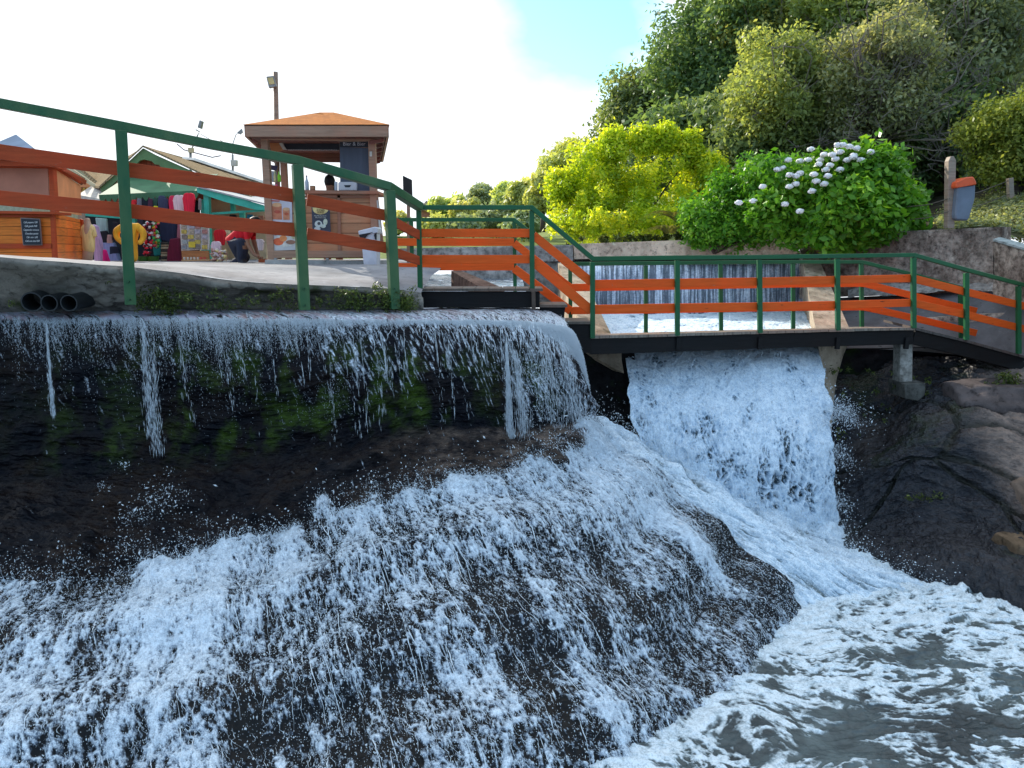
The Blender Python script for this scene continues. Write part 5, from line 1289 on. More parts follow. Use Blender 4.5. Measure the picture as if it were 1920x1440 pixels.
tube('blind_roller', [P(-120,311,12.22), P(91,313,12.22)], .022, M_OF, so_); tube('blind_roller', [P(101,313,12.3), P(153,345,14.4)], .022, M_OF, so_)
slab('roof_edge', [(-120,292),(40,300),(88,306),(88,312),(-120,309)], 12.0, .5, M_OF, so_)
prism('roof', [P(-120,290,11.9), P(90,303,11.9), P(160,338,14.8), P(-60,320,14.8)], (0, 0, .04), M_BEIGE, so_)
prism('roof_edge', [P(100,303,12.1), P(160,338,14.6), P(158,346,14.6), P(101,311,12.1)], (0, .05, 0), M_OF, so_)
# chalk board on it
chb = thing('chalkboard', P(58, 461, 12.12), 'chalkboard menu with white handwriting on the orange stall front', 'chalkboard')
slab('frame', [(38,408),(74,410),(78,460),(43,460)], 12.11, .03, paint('pale_frame_wood', (.30, .22, .20), .6), chb, bev=.002)
slab('board', [(39.5,410),(72.5,411.5),(76.5,458.5),(44,458.5)], 12.10, .01, M_BLK, chb)
CHK = paint('white_chalk', (.75, .75, .75), .8)
for k, s_ in enumerate(('Café pequeno 7,00', 'Café grande 9,00', 'Cappuccino cremoso', 'Chocolate quente', 'Chá  com  6,00', 'Café com leite 8,00')):
    text('lettering', s_, P(57+k*.75, 417+k*7.0, 12.095), .042, CHK, chb, sx=.68, shear=.35)

# distant slate roof, pale tiled building, AS sign
hb_ = thing('far_house', P(25, 470, 40), 'pale blue-grey pyramid roof rising behind the orange stall', 'house')
bm = bmesh.new(); c_ = [P(-40,285,38), P(62,278,38), P(80,290,46), P(-60,290,46)]; a_ = P(30,252,42); q = [bm.verts.new(x) for x in c_]; tt0 = bm.verts.new(a_)
for i in range(4): bm.faces.new((q[i], q[(i+1) % 4], tt0))
bm.faces.new(q); link('roof', bmm('roof', bm), paint('slate_roof', (.20, .26, .36), 1.0, .2, .6, 0, spec=0), hb_)
slab('wall', [(-30,286),(60,280),(60,480),(-30,480)], 39, 6, paint('cream_render', (.5, .45, .36), .8), hb_)
tb = thing('tiled_house', P(180, 490, 17.5), 'house with beige tiled roof between the orange stall and the green gable', 'house')
prism('roof', [P(128,300,17.8), P(140,298,20), P(240,340,20), P(218,372,17.2), P(212,374,17.2)], (0, .05, .03), M_BEIGE, tb)
prism('bargeboard', [P(116,312,17.0), P(135,316,17.0), P(216,372,16.9), P(213,377,16.9)], (0, .06, 0), paint('cream_board', (.70, .56, .34), .6), tb)
slab('wall', [(146,326),(215,376),(215,500),(146,500)], 17.6, .1, paint('pinkish_render', (.50, .32, .22), .8), tb)
slab('wall_panel', [(147,328),(180,348),(178,362),(147,352)], 17.5, .06, M_CANL, tb)
sgn = slab('sign_panel', [(148,350),(172,352),(171,364),(148,363)], 17.4, .04, paint('orange_sign', (.42, .13, .03), .6), tb)
text('lettering', 'CAS', P(156, 357, 17.37), .15, paint('yellow_letter', (.75, .50, .06), .5), sgn)
slab('dark_ledge', [(163,361),(184,363),(184,367),(162,364)], 17.2, .3, M_BLK, tb)
def scallop(name, x0, y0, x1, y1, D0, D1, drop, n, m, parent, depth=.9, rise=.35, lip=4):
    """sloping awning with a scalloped hem"""
    bm = bmesh.new(); a, b = P(x0, y0, D0), P(x1, y1, D1); top = [bm.verts.new(a.lerp(b, k/(n*4))+Vector((0, depth, rise))) for k in range(n*4+1)]
    mid = [bm.verts.new(a.lerp(b, k/(n*4))) for k in range(n*4+1)]
    hem = [bm.verts.new(a.lerp(b, k/(n*4))-Vector((0, 0, drop*(.45+.55*abs(math.sin(math.pi*k/4)))))) for k in range(n*4+1)]
    for k in range(n*4):
        bm.faces.new((top[k], top[k+1], mid[k+1], mid[k])); bm.faces.new((mid[k], mid[k+1], hem[k+1], hem[k]))
    me = bmm(name, bm); o = link(name, me, m, parent); md = o.modifiers.new('s', 'SOLIDIFY'); md.thickness = .012; return o
scallop('awning', 147, 366, 190, 374, 16.6, 16.2, .12, 8, paint('white_awning_cloth', (.66, .58, .50), .8), tb, .6, .25)
# green gabled shop
gs = thing('gabled_shop', P(340, 492, 17), 'shop with sage-green gable, brown boards and beige tiled roof', 'shop')
DG = 16.4
M_BB = wood('brown_vertical_boards', (.48, .13, .075), .6, plank=.11, axis='X')
slab('gable_wall', [(200,362),(268,292),(300,310),(420,352),(430,372),(195,384)], DG+.25, .1, M_BB, gs)
slab('bargeboard', [(268,278),(290,290),(380,330),(470,372),(468,385),(375,346),(330,328),(312,318),(304,316),(298,309),(290,308),(284,302),(270,299),(262,301),(255,308),(246,312),(240,320),(232,326),(220,338),(205,352),(190,360),(188,352)], DG, .06, GRN, gs)
prism('roof', [P(268,276,DG-.05), P(290,283,19.0), P(430,322,20.0), P(500,352,20.2), P(470,371,DG-.05)], (0, 0, .04), M_BEIGE, gs)
prism('roof', [P(268,276,DG-.05), P(260,284,19.0), P(150,350,19.0), P(186,353,DG-.05)], (0, 0, .04), M_BEIGE, gs)
prism('roof_ridge', [P(340,298,18.8), P(362,300,18.8), P(520,352,20), P(500,356,20)], (0, .1, .06), paint('white_flashing', (.75, .72, .66), .6), gs)
sn = slab('sign_panel', [(268,334),(318,342),(317,350),(268,343)], DG-.02, .04, wood('sign_wood', (.42, .16, .08), .6), gs)
text('lettering', 'Artesanato', P(291, 341, DG-.04), .10, paint('white_letter', (.8, .78, .7), .5), sn)
scallop('awning', 186, 366, 372, 358, 15.3, 15.3, .15, 16, AWN, gs, 1.1, .42)
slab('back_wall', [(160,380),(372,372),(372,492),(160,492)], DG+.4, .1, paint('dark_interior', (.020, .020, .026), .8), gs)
slab('ledge_beam', [(160,399),(240,406),(240,411),(160,405)], 15.4, .05, TURQ, gs)
for x in (246, 376):
    slab('post', [(x,374),(x+7,374),(x+8,494),(x+1,494)], 15.5, .1, TURQ, gs)
# turquoise lean-to on the right
lt = thing('lean_to_stall', P(440, 492, 16), 'turquoise framed open stall with pale shelves next to the gabled shop', 'stall')
slab('fascia', [(368,352),(385,353),(430,366),(498,386),(498,394),(478,393),(420,378),(370,361)], 15.2, .08, TURQ, lt)
prism('roof', [P(368,351,15.15), P(500,385,15.15), P(505,372,18.5), P(400,345,18.5)], (0, 0, .03), paint('white_sheet_roof', (.50, .50, .50), .5), lt)
slab('post', [(381,360),(391,363),(395,493),(388,493)], 15.3, .12, TURQ, lt); slab('post', [(431,378),(438,380),(440,400),(433,400)], 15.9, .1, TURQ, lt); slab('post', [(448,398),(457,398),(458,412),(449,412)], 15.7, .1, TURQ, lt)
slab('rail', [(389,399),(500,392),(500,396),(389,403)], 15.35, .05, TURQ, lt)
slab('back_wall', [(390,362),(500,388),(500,493),(390,493)], 17.2, .08, paint('cream_board_wall', (.88, .68, .42), .8, .35, 3), lt)
for k, (x0, x1, y) in enumerate(((398,440,410),(398,500,422),(430,500,406))):
    slab('shelf_board', [(x0,y),(x1,y),(x1,y+2),(x0,y+2)], 16.9, .3, paint('pale_shelf', (.6, .40, .22), .6), lt)
# postcard rack, mug shelf
rk = thing('postcard_rack', P(362, 492, 14.6), 'white rack full of framed prints and postcards left of the turquoise post', 'rack')
slab('panel', [(337,415),(391,418),(392,468),(340,470)], 14.6, .04, paint('rack_white', (.78, .72, .68), .7), rk)
cols = [(.52,.42,.32),(.45,.50,.50),(.55,.25,.22),(.65,.50,.12),(.35,.38,.42),(.50,.45,.50),(.30,.25,.22),(.60,.55,.40)]
for r_ in range(5):
    for c_i in range(4):
        x = 340+c_i*13+random.uniform(-1, 1); y = 421+r_*9.6; w_ = 10 if c_i != 1 else 11
        slab('print', [(x,y),(x+w_,y),(x+w_,y+7.5),(x,y+7.5)], 14.57, .012, paint('print_card_%d' % ((r_*3+c_i*5) % 8), cols[(r_*3+c_i*5) % 8], .6, .5, 22, .02), rk)
ms = thing('mug_shelf', P(362, 493, 14.4), 'low wooden shelf holding a row of small mugs', 'shelf')
slab('back_board', [(340,470),(391,470),(392,492),(342,492)], 14.6, .04, wood('shelf_back_wood', (.50, .22, .09), .6), ms); slab('shelf_board', [(340,487),(392,486),(392,489),(340,490)], 14.35, .22, wood('shelf_wood_light', (.55, .35, .18), .7), ms)
for k in range(7):
    px = 346+k*6.3; b = P(px, 487, 14.42); bm = bmesh.new(); bm_lathe(bm, b, [(.018, 0), (.022, .05)], 10)
    tag(link('mug', bmm('mug', bm), paint('mug_white' if k < 5 else 'mug_red', (.7, .68, .62) if k < 5 else (.7, .10, .10), .4)), 'small %s mug standing in the row on the low wooden shelf' % ('white' if k < 5 else 'red'), 'mug', 'mugs on the low shelf')
pst_ = thing('pennant', P(362, 470, 14.5), 'yellow print with a brown bird in the middle of the postcard rack', 'print')
slab('panel', [(353,453),(366,453),(366,464),(354,464)], 14.55, .01, paint('yellow_card', (.75, .58, .06), .6), pst_)

# ---------------------------------------------------------------- goods
def cloth_mat(n, c): return paint('cloth_'+n, tuple(min(.9, x*1.15) for x in c), .85, .25, 6, .25, stretch=(4, 4, .5))
def tshirt(px, py, w, h, D, col, label, cn, name='t_shirt', cat='t-shirt'):
    X0, X1 = px-w/2, px+w/2
    pts = [(px-w*.14,py),(px,py+h*.05),(px+w*.14,py),(px+w*.38,py+h*.06),(X1,py+h*.32),(px+w*.38,py+h*.36),(px+w*.35,py+h),(px-w*.35,py+h),(px-w*.38,py+h*.36),(X0,py+h*.32),(px-w*.38,py+h*.06)]
    o = slab(name, pts, D, .07, cloth_mat(cn, col), bev=.012); tag(o, label, cat); return o
tshirt(353, 361, 24, 42, 14.8, (.80, .02, .05), 'bright red t-shirt hanging under the green awning', 'red')
tshirt(335, 365, 24, 40, 14.95, (.80, .58, .60), 'pale pink t-shirt hanging left of the bright red one', 'pink')
tshirt(324, 366, 18, 40, 15.1, (.72, .03, .09), 'crimson t-shirt half hidden behind the pale pink one', 'crimson')
tshirt(411, 430, 24, 30, 15.0, (.72, .02, .03), 'red t-shirt hanging below the board beside the turquoise post', 'red2')
tshirt(404, 452, 20, 32, 14.6, (.80, .60, .66), 'small pink child shirt hanging by the crouching person', 'pink2')
tshirt(302, 366, 14, 34, 15.2, (.06, .07, .13), 'dark navy shirt hanging left of the crimson t-shirt', 'navy')
tshirt(290, 370, 11, 28, 15.2, (.04, .10, .07), 'dark green shirt hanging next to the navy shirt', 'dgreen')
tshirt(270, 370, 18, 30, 15.3, (.025, .03, .045), 'black shirt hanging under the awning near the green post', 'black')
tshirt(250, 374, 9, 22, 15.2, (.75, .03, .04), 'small red shirt hanging right beside the left green post', 'red3')
tshirt(485, 448, 20, 22, 15.5, (.75, .60, .58), 'pale pink shirt hanging behind the crouching person', 'pink4')
def garment(name, pts, D, col, cn, label, cat, th=.12):
    o = slab(name, pts, D, th, cloth_mat(cn, col), bev=.015); return tag(o, label, cat)
garment('dress', [(298,404),(330,408),(328,450),(322,456),(300,450)], 15.0, (.020, .025, .06), 'navy2', 'long navy dress hanging on the stall below the lower board', 'dress')
garment('skirt', [(318,448),(333,446),(341,492),(312,492),(314,470)], 14.7, (.13, .010, .035), 'plum', 'plum checked skirt hanging beside the postcard rack', 'skirt')
garment('towel', [(284,440),(301,440),(302,478),(288,480)], 15.0, (.02, .30, .32), 'teal', 'teal towel hanging beside the red and white toy string', 'towel', .05)
garment('trousers', [(186,455),(212,455),(224,492),(206,492),(200,470),(196,492),(180,492)], 15.6, (.30, .34, .60), 'denim', 'pale blue jeans hanging left of the orange mannequin', 'trousers')
garment('blouse', [(178,408),(200,410),(202,438),(182,436)], 15.7, (.45, .55, .55), 'mint', 'pale mint blouse hanging under the turquoise ledge', 'blouse', .05)
garment('top', [(184,434),(200,432),(204,446),(198,452),(186,448)], 15.5, (.02, .02, .025), 'black2', 'black crop top hanging below the mint blouse', 'top', .05)
garment('shorts', [(205,462),(222,462),(224,476),(214,474),(205,477)], 15.4, (.015, .02, .04), 'black3', 'black shorts hanging left of the orange mannequin', 'shorts', .05)
garment('dress', [(172,420),(180,424),(186,450),(192,490),(176,490),(176,450)], 15.0, (.62, .42, .66), 'lilac', 'lilac dress hanging right of the yellow-shirted mannequin', 'dress')
garment('skirt', [(192,468),(198,468),(206,492),(192,492)], 14.9, (.80, .02, .25), 'magenta', 'magenta skirt hanging between lilac dress and jeans', 'skirt', .05)
garment('blanket', [(246,410),(262,410),(262,440),(246,438)], 15.6, (.16, .012, .03), 'wine', 'wine red cloth hanging right beside the left green post', 'cloth', .05)
# stack of folded textiles
stk = thing('textile_stack', P(307, 492, 14.9), 'stack of folded striped textiles under the navy dress', 'stack')
for k in range(8):
    y = 490-k*4.6; slab('folded_cloth', [(301,y-4),(315,y-4),(315,y),(301,y)], 14.9, .2, cloth_mat('fold%d' % (k % 3), [(.30, .22, .14), (.05, .045, .04), (.42, .36, .24)][k % 3]), stk, bev=.01)
# toy garlands
def garland(px, y0, y1, D, n, palette, label, w=9):
    t = thing('toy_string', P(px, y1, D), label, 'toy string')
    for ci, c_ in enumerate(palette):
        bm = bmesh.new()
        for k in range(n):
            q = P(px+random.uniform(-w, w)*.8, random.uniform(y0, y1), D+random.uniform(-.08, .02)); bm_blob(bm, q, (random.uniform(.022, .045), .03, random.uniform(.02, .045)), 1, .15)
        o = link('toy_bunch', bmm('toy_bunch', bm), paint('toy_%d_%d' % (px, ci), c_, .6), t, smooth=True); o['kind'] = 'stuff'
garland(277, 418, 486, 14.8, 22, [(.70, .02, .05), (.75, .72, .72), (.10, .01, .02)], 'hanging string of red and white plush toys')
garland(292, 412, 465, 14.9, 14, [(.75, .30, .03), (.08, .40, .08), (.75, .72, .60), (.70, .04, .10)], 'hanging string of green, orange and white toys', 7)
bkt = [(270, 'left green tub on the ground under the toy strings'), (288, 'right green tub on the ground under the toy strings')]
for px, lab in bkt:
    b = P(px, 493, 14.7); bm = bmesh.new(); bm_lathe(bm, b, [(.09, 0), (.11, .12), (.115, .125)], 18); tag(link('tub', bmm('tub', bm), paint('green_tub_plastic', (.05, .16, .03), .4), smooth=False), lab, 'tub')
ty = thing('toy_basket', P(412, 494, 14.2), 'yellow wire basket of small toys left of the crouching person', 'basket')
for ci, c_ in enumerate([(.75, .60, .25), (.70, .66, .58), (.55, .30, .25)]):
    bm = bmesh.new()
    for k in range(26):
        bm_blob(bm, P(random.uniform(397, 424), random.uniform(468, 492), 14.2+random.uniform(-.05, .1)), (random.uniform(.02, .05), .03, random.uniform(.02, .04)), 1, .2)
    o = link('toy_bunch', bmm('toy_bunch', bm), paint('basket_toy_%d' % ci, c_, .6), ty, smooth=True); o['kind'] = 'stuff'

# ---------------------------------------------------------------- bodies (skin modifier)
def skin(name, joints, bones, m, parent=None, sub=2, root=0):
    me = bpy.data.meshes.new(name); me.from_pydata([tuple(j[0]) for j in joints], bones, []); 
    o = bpy.data.objects.new(name, me); C.objects.link(o)
    md = o.modifiers.new('skin', 'SKIN'); md.use_smooth_shade = True
    for i, v in enumerate(me.skin_vertices[0].data):
        r_ = joints[i][1]; v.radius = (r_, r_) if not isinstance(r_, tuple) else r_; v.use_root = (i == root)
    s_ = o.modifiers.new('sub', 'SUBSURF'); s_.levels = sub; s_.render_levels = sub
    bpy.context.view_layer.update(); dg = bpy.context.evaluated_depsgraph_get()
    me2 = bpy.data.meshes.new_from_object(o.evaluated_get(dg)); bpy.data.objects.remove(o); me2.name = name; me2.materials.clear()
    return link(name, me2, m, parent, smooth=True)
SKIN = paint('skin', (.30, .16, .10), .55, .1, 8, .05); JEAN = cloth_mat('dark_jeans', (.022, .028, .05)); REDS = cloth_mat('red_tee', (.62, .012, .022))
HAIR = paint('dark_hair', (.012, .010, .010), .6)
PD = 12.9
def q(px, py, d=0): return P(px, py, PD+d)
pe = thing('person', q(452, 496), 'person in a red t-shirt and dark jeans crouching forward on the quay', 'person')
# one continuous body; clothing laid over it
J = [(q(432,470,.05), .18), (q(438,455,.03), .155), (q(452,440), .135), (q(466,430), .13), (q(474,424,-.02), .055), (q(481,420,-.03), .085), (q(486,423,-.03), .07),
     (q(462,436,-.17), .05), (q(464,458,-.20), .042), (q(476,477,-.24), .032), (q(486,482,-.26), .028),
     (q(472,434,.17), .05), (q(478,460,.16), .040), (q(484,480,.0), .030), (q(489,486,-.08), .026),
     (q(456,453,-.22), .12), (q(453,492,-.18), .085), (q(458,497,-.26), .045),
     (q(464,484,.10), .11), (q(440,493,.12), .08), (q(432,495,.22), .04)]
Bn = [(0, 1), (1, 2), (2, 3), (3, 4), (4, 5), (5, 6), (3, 7), (7, 8), (8, 9), (9, 10), (3, 11), (11, 12), (12, 13), (13, 14), (0, 15), (15, 16), (16, 17), (0, 18), (18, 19), (19, 20)]
body = skin('body', J, Bn, SKIN, pe)
def grow(j, k): return (j[0], j[1]*k)
def zones(o, joints, groups, mats):
    me = o.data; [me.materials.append(m_) for m_ in mats[1:]]; org = ORG[o]
    pts = [(p_, gi) for gi, g_ in enumerate(groups) for p_ in g_]
    for pg in me.polygons:
        c_ = Vector(pg.center)+org; pg.material_index = min(pts, key=lambda k_: (k_[0]-c_).length)[1]
mid = lambda a_, b_, k_=.5: J[a_][0].lerp(J[b_][0], k_)
zones(body, J, [[J[i][0] for i in (4, 5, 6, 8, 9, 10, 12, 13, 14)]+[mid(7, 8, .7), mid(11, 12, .7)], [J[i][0] for i in (1, 2, 3, 7, 11)]+[mid(0, 1, .7), mid(1, 2), mid(2, 3), mid(7, 8, .45), mid(11, 12, .45)],
  [J[i][0] for i in (0, 15, 16, 18, 19)]+[mid(0, 15), mid(15, 16), mid(0, 18), mid(18, 19), mid(0, 1, .35)], [J[17][0], J[20][0]]], [SKIN, REDS, JEAN, M_BLK])
Js = [grow(J[i], 1.14) for i in (1, 2, 3)]+[grow(J[7], 1.35), (J[7][0].lerp(J[8][0], .55), .062), grow(J[11], 1.35), (J[11][0].lerp(J[12][0], .5), .06)]
Jj = [grow(J[0], 1.14), grow(J[15], 1.3), (J[16][0], .085), grow(J[18], 1.4), (J[19][0], .09), (J[1][0].lerp(J[0][0], .5), .15)]
# fingers closing on the small box, hair
for hj, sgn_ in ((J[10][0], -1), (J[14][0], 1)):
    for f in range(5):
        a = hj+Vector((.01, -.015+.012*f, .012-.006*f)); b_ = a+Vector((.045-.004*abs(f-2), -.005, -.02)); c_ = b_+Vector((.012, .0, -.028))
        if f == 4: b_ = a+Vector((.02, -.02*sgn_, .012)); c_ = b_+Vector((.025, 0, -.012))
        skin('finger', [(a, .010), (b_, .009), (c_, .007)], [(0, 1), (1, 2)], SKIN, pe, 1)
bm = bmesh.new(); bm_blob(bm, J[5][0]+Vector((-.02, .0, .03)), (.105, .095, .10), 3, .03); link('hair', bmm('hair', bm), HAIR, pe, smooth=True)
bxh = slab('small_box', [(484,486),(497,485),(498,497),(485,498)], PD-.15, .16, wood('red_box_wood', (.45, .14, .06), .6), bev=.006); tag(bxh, 'small reddish wooden box the crouching person is handling', 'box')
# seller inside the kiosk
KD = K+1.05
def q2(px, py, d=0): return P(px, py, KD+d)
sp_ = thing('person', q2(618, 490), 'seller with dark hair in black clothes behind the kiosk counter', 'person')
hd = q2(618, 343)
J = [(hd+Vector((0, .05, -.75)), .15), (hd+Vector((0, .04, -.5)), .14), (hd+Vector((0, .02, -.29)), .155), (hd+Vector((0, 0, -.14)), .055), (hd, .082), (hd+Vector((0, 0, .055)), .07),
     (hd+Vector((-.19, .02, -.28)), .055), (hd+Vector((-.23, -.04, -.55)), .04), (hd+Vector((-.15, -.22, -.5)), .03), (hd+Vector((.19, .02, -.28)), .055), (hd+Vector((.23, -.04, -.55)), .04), (hd+Vector((.15, -.22, -.5)), .03),
     (hd+Vector((-.10, .05, -.95)), .09), (hd+Vector((-.10, .05, -1.42)), .05), (hd+Vector((.10, .05, -.95)), .09), (hd+Vector((.10, .05, -1.42)), .05)]
skin('body', J, [(0, 1), (1, 2), (2, 3), (3, 4), (4, 5), (2, 6), (6, 7), (7, 8), (2, 9), (9, 10), (10, 11), (0, 12), (12, 13), (0, 14), (14, 15)], SKIN, sp_)
skin('shirt', [(J[0][0], .17), (J[1][0], .16), (J[2][0], .17), (J[2][0].lerp(J[3][0], .45), .075), (J[6][0], .068), (J[6][0].lerp(J[7][0], .5), .055), (J[9][0], .068), (J[9][0].lerp(J[10][0], .5), .055)], [(0, 1), (1, 2), (2, 3), (2, 4), (4, 5), (2, 6), (6, 7)], HAIR, sp_)
bm = bmesh.new(); bm_blob(bm, hd+Vector((0, .01, .025)), (.088, .098, .115), 3, .02); bm_blob(bm, hd+Vector((.01, .05, -.08)), (.07, .06, .10), 2, .03); link('hair', bmm('hair', bm), HAIR, sp_, smooth=True)

# mannequins
MQ = paint('mannequin_plastic', (.55, .40, .30), .45)
m1 = thing('mannequin', P(165, 492, 13.8), 'mannequin torso in a pale yellow shirt beside the orange stall', 'mannequin')
def q3(px, py, d=0): return P(px, py, 13.8+d)
skin('body', [(q3(166,480), .10), (q3(165,450), .095), (q3(165,430), .10), (q3(164,414), .045), (q3(164,408), .05), (q3(162,492), .05)], [(0, 1), (1, 2), (2, 3), (3, 4), (0, 5)], MQ, m1)
skin('shirt', [(q3(166,478), .125), (q3(166,455), .11), (q3(165,432), .13), (q3(164,419), .055), (q3(156,428,-.03), .05), (q3(154,446,-.03), .045), (q3(175,428,.02), .05), (q3(178,446,.02), .045)], [(0, 1), (1, 2), (2, 3), (2, 4), (4, 5), (2, 6), (6, 7)], cloth_mat('yellow_shirt', (.78, .62, .28)), m1)
m2 = thing('mannequin', P(241, 496, 13.6), 'mannequin in an orange and yellow outfit, arms akimbo, behind the left green post', 'mannequin')
def q4(px, py, d=0): return P(px+5, py, 13.6+d)
skin('body', [(q4(240,492), .06), (q4(240,472), .10), (q4(240,450), .095), (q4(240,430), .10), (q4(240,415), .045)], [(0, 1), (1, 2), (2, 3), (3, 4)], MQ, m2)
skin('outfit', [(q4(241,494), .13), (q4(240,474), .125), (q4(240,450), .115), (q4(240,430), .12), (q4(227,424), .065), (q4(212,434), .07), (q4(214,446), .055), (q4(226,457,-.1), .04), (q4(253,424), .065), (q4(264,436), .07), (q4(264,448), .055), (q4(254,458,-.1), .04)], [(0, 1), (1, 2), (2, 3), (3, 4), (4, 5), (5, 6), (6, 7), (3, 8), (8, 9), (9, 10), (10, 11)], cloth_mat('orange_dress', (.85, .38, .03)), m2)

# ---------------------------------------------------------------- lamp poles
M_PW = wood('pole_wood', (.26, .18, .13), .6); M_GM = paint('grey_metal', (.30, .29, .27), .4, .2, 8, .05, metal=.3)
lp = thing('lamp_pole', P(519, 480, 14.0), 'tall wooden pole with a square floodlight standing behind the kiosk roof', 'lamp pole')
tube('pole', [P(523, 490, 14), P(516.5, 135, 14)], [.05, .042], M_PW, lp, 10)
fl_ = slab('floodlight', [(499,143.5),(513,142),(518,162),(504,165)], 13.9, .06, M_GM, lp, bev=.004)
slab('lens', [(501,146),(511.5,145),(515,157),(505,158.5)], 13.893, .006, paint('floodlight_lens', (.75, .60, .25), .2), fl_)
tube('bracket', [P(511, 163, 13.95), P(516, 160, 14.0)], .012, M_GM, lp)
l2 = thing('lamp_pole', P(358, 400, 20), 'thin metal mast with a small tilted floodlight above the tiled roof', 'lamp pole')
tube('pole', [P(360, 420, 20), P(357, 285, 20)], .035, M_GM, l2); tube('pole_arm', [P(357, 285, 20), P(371, 253, 20), P(374, 247, 20), P(367, 243, 20)], .016, M_GM, l2)
slab('floodlight', [(374,225),(379,227),(376,241),(370,239)], 20, .12, M_GM, l2, bev=.005)
slab('junction_box', [(352,277),(361,277),(361,286),(353,286)], 19.95, .1, paint('cream_box', (.7, .55, .32), .6), l2)
l3 = thing('lamp_pole', P(438, 400, 20), 'thin mast with a junction box and a small antenna left of the kiosk', 'lamp pole')
tube('pole', [P(438, 420, 20), P(436, 290, 20)], .03, M_GM, l3); tube('pole_arm', [P(436, 290, 20), P(437, 268, 20), P(443, 251, 20), P(448, 250, 20)], .012, M_GM, l3)
slab('junction_box', [(432,300),(443,300),(443,311),(433,311)], 19.9, .12, paint('grey_box', (.55, .54, .48), .6), l3)
slab('antenna_fin', [(444,249),(453,241),(455,248),(450,252)], 20, .04, M_GM, l3)
M_CBL = paint('cable_black', (.12, .10, .12), .6)
def cable(pts, r, lab): tag(tube('cable', pts, r, M_CBL, n=5), lab, 'cable')
cable([P(332,270,20), P(345,281,20), P(375,289,20), P(398,295,20), P(414,292,20)], .014, 'thick cable sagging from the mast with the tilted floodlight')
cable([P(345,239,24), P(370,248,22), P(395,262,20)], .008, 'thin straight cable running up left past the tilted floodlight')
cable([P(400,249,22), P(412,262,21), P(424,271,20)], .012, 'short curved cable reaching the mast with the small antenna')

# ================================================================ FAR BACKGROUND
def far_tree(px, py, rx, ry, D, label, m, n=4200, seed=0, **kw):
    tree_px('tree', px, py, rx, ry, D, label, m, gz=1.0, n=n, nc=36, crad=rx/F*D*.34, leaf=.0038*D, seed=seed, group='distant trees across the water', limbs=5, trunk=.2, **kw)
far_tree(843, 392, 30, 16, 70, 'low pale green distant tree just right of the far houses', L_FAR, seed=60)
far_tree(868, 396, 24, 18, 66, 'second pale distant tree, left of the far conifer', L_FAR, seed=61)
far_tree(950, 378, 30, 28, 62, 'yellowish distant tree right of the far conifer', L_FAR, seed=62, n=6000)
far_tree(985, 372, 34, 34, 56, 'pale distant tree behind the railing corner', L_FAR, seed=63, n=7000)
far_tree(1018, 362, 34, 40, 48, 'light green distant tree touching the yellow bush', L_FAR, seed=64, n=8000)
far_tree(930, 412, 40, 18, 60, 'dark green distant thicket below the far conifer', L_FARD, seed=65)
far_tree(820, 424, 30, 12, 58, 'rounded yellow-green distant bush below the far rail', L_FAR, seed=66)
far_tree(880, 422, 28, 12, 56, 'mid green distant bush below the far rail', L_FARD, seed=67)
far_tree(985, 420, 34, 16, 52, 'dark distant bush left of the yellow bush foot', L_FARD, seed=68)
far_tree(745, 420, 22, 20, 60, 'distant tree glimpsed between the left posts and the landing', L_FAR, seed=69)
# conifer with tiers
c_ = P(903, 430, 68); t = thing('conifer', c_, 'distant layered conifer rising above the other far trees', 'tree')
cs = []; rs = []
for k, (y, w) in enumerate(((352, 8), (359, 15), (368, 20), (378, 24), (388, 28), (399, 30), (410, 26))):
    for j in range(9):
        cs.append(np.array(P(903+random.uniform(-w, w), y+random.uniform(-2, 2), 68+random.uniform(-1, 1)))); rs.append(.42)
V, Fc, r_ = leaves(cs, rs, 7000, .16, squash=.5); link('crown', npmesh('crown', V, Fc, {'rnd': r_}), L_FARD, t)
tube('trunk', [c_, P(903, 352, 68)], [.3, .06], M_BARK, t)
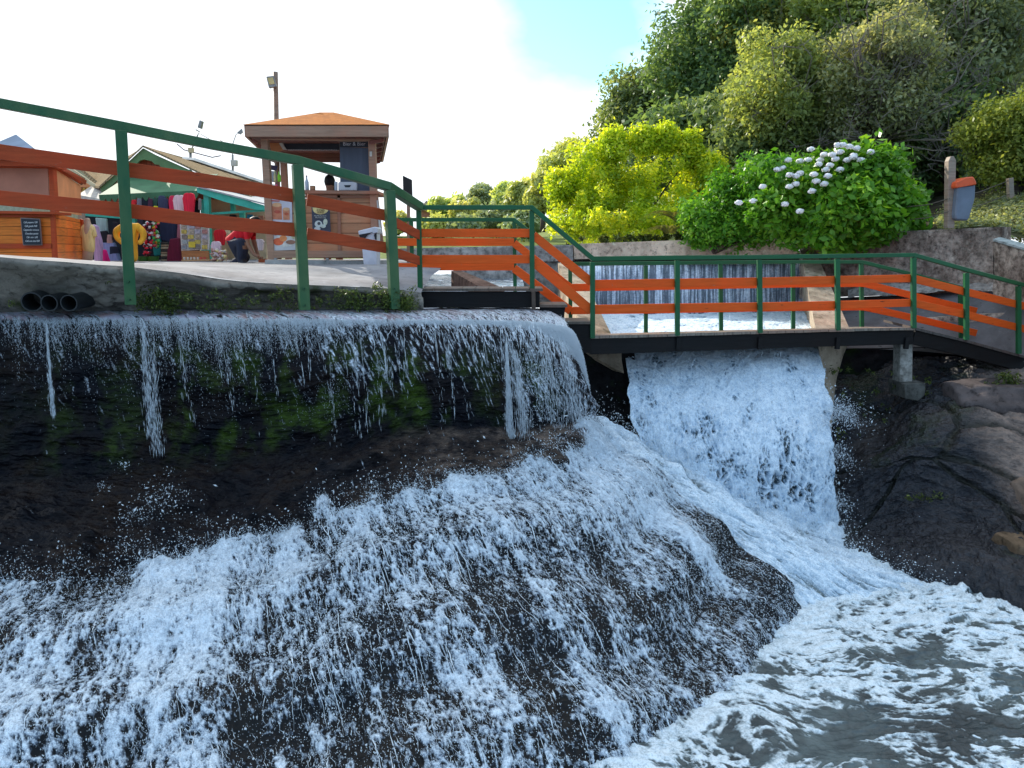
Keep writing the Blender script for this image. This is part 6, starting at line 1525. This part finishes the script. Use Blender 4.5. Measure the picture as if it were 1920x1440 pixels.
# far houses with red walls
for i, (x0, x1, yt, yr, D, lab) in enumerate(((790, 812, 392, 376, 75, 'left far house with red-brown wall and grey gable'), (824, 848, 396, 388, 78, 'right far house with a low red roof'))):
    t = thing('far_house', P((x0+x1)/2, 412, D), lab, 'house')
    slab('wall', [(x0,yt),(x1,yt),(x1,414),(x0,414)], D, 6, paint('red_render', (.48, .20, .13), .8), t)
    slab('roof', [(x0-3,yt),((x0+x1)/2-2,yr),(x1+4,yt),(x1+2,yt+2),(x0-2,yt+2)], D-.5, 7, paint('far_roof_%d' % i, (.42, .30, .28) if i == 0 else (.50, .24, .14), .8), t)
# far low bank wall

# ---------------------------------------------------------------- more goods
for k, (x, y, w_, h_, c_, lab) in enumerate((
    (262, 404, 12, 38, (.03, .03, .05), 'black scarf hanging left of the red and white toy string'),
    (310, 372, 9, 26, (.05, .05, .10), 'dark blue shirt sleeve hanging between navy and crimson shirts'),
    (281, 372, 8, 24, (.09, .03, .06), 'dark wine shirt hanging between the black and the green shirt'),
    (260, 372, 8, 26, (.20, .20, .24), 'grey shirt hanging between the small red and the black shirt'),
    (291, 386, 8, 14, (.85, .68, .03), 'small yellow shirt hanging in front of the dark green one'),
    (333, 418, 7, 40, (.62, .20, .25), 'rose coloured scarf hanging at the left edge of the postcard rack'),
    (374, 372, 5, 22, (.30, .28, .26), 'string of small shells hanging beside the turquoise post'),
    (426, 432, 12, 22, (.78, .62, .36), 'cream shirt hanging behind the crouching person'),
    (468, 402, 12, 14, (.04, .30, .45), 'teal blue cap on the pale wall of the lean-to stall'),
    (489, 404, 12, 14, (.60, .26, .16), 'terracotta bag on the pale wall next to the teal cap'),
    (436, 402, 14, 8, (.05, .04, .04), 'dark folded cloths on the shelf under the turquoise rail'),
    (452, 420, 10, 10, (.75, .34, .12), 'orange bag on the lean-to shelf'),
    (216, 416, 12, 34, (.02, .02, .03), 'black dress hanging behind the orange mannequin left arm'),
    (205, 440, 10, 16, (.55, .35, .32), 'salmon top hanging above the black shorts'))):
    o = slab('cloth', [(x-w_*.4,y),(x+w_*.4,y+h_*.02),(x+w_*.5,y+h_*.6),(x+w_*.45,y+h_),(x-w_*.1,y+h_*.96),(x-w_*.5,y+h_),(x-w_*.46,y+h_*.5)], 16.6 if x > 430 else 15.05+.03*(k % 4), .05, cloth_mat('more%d' % k, c_), bev=.008)
    tag(o, lab, 'clothing')
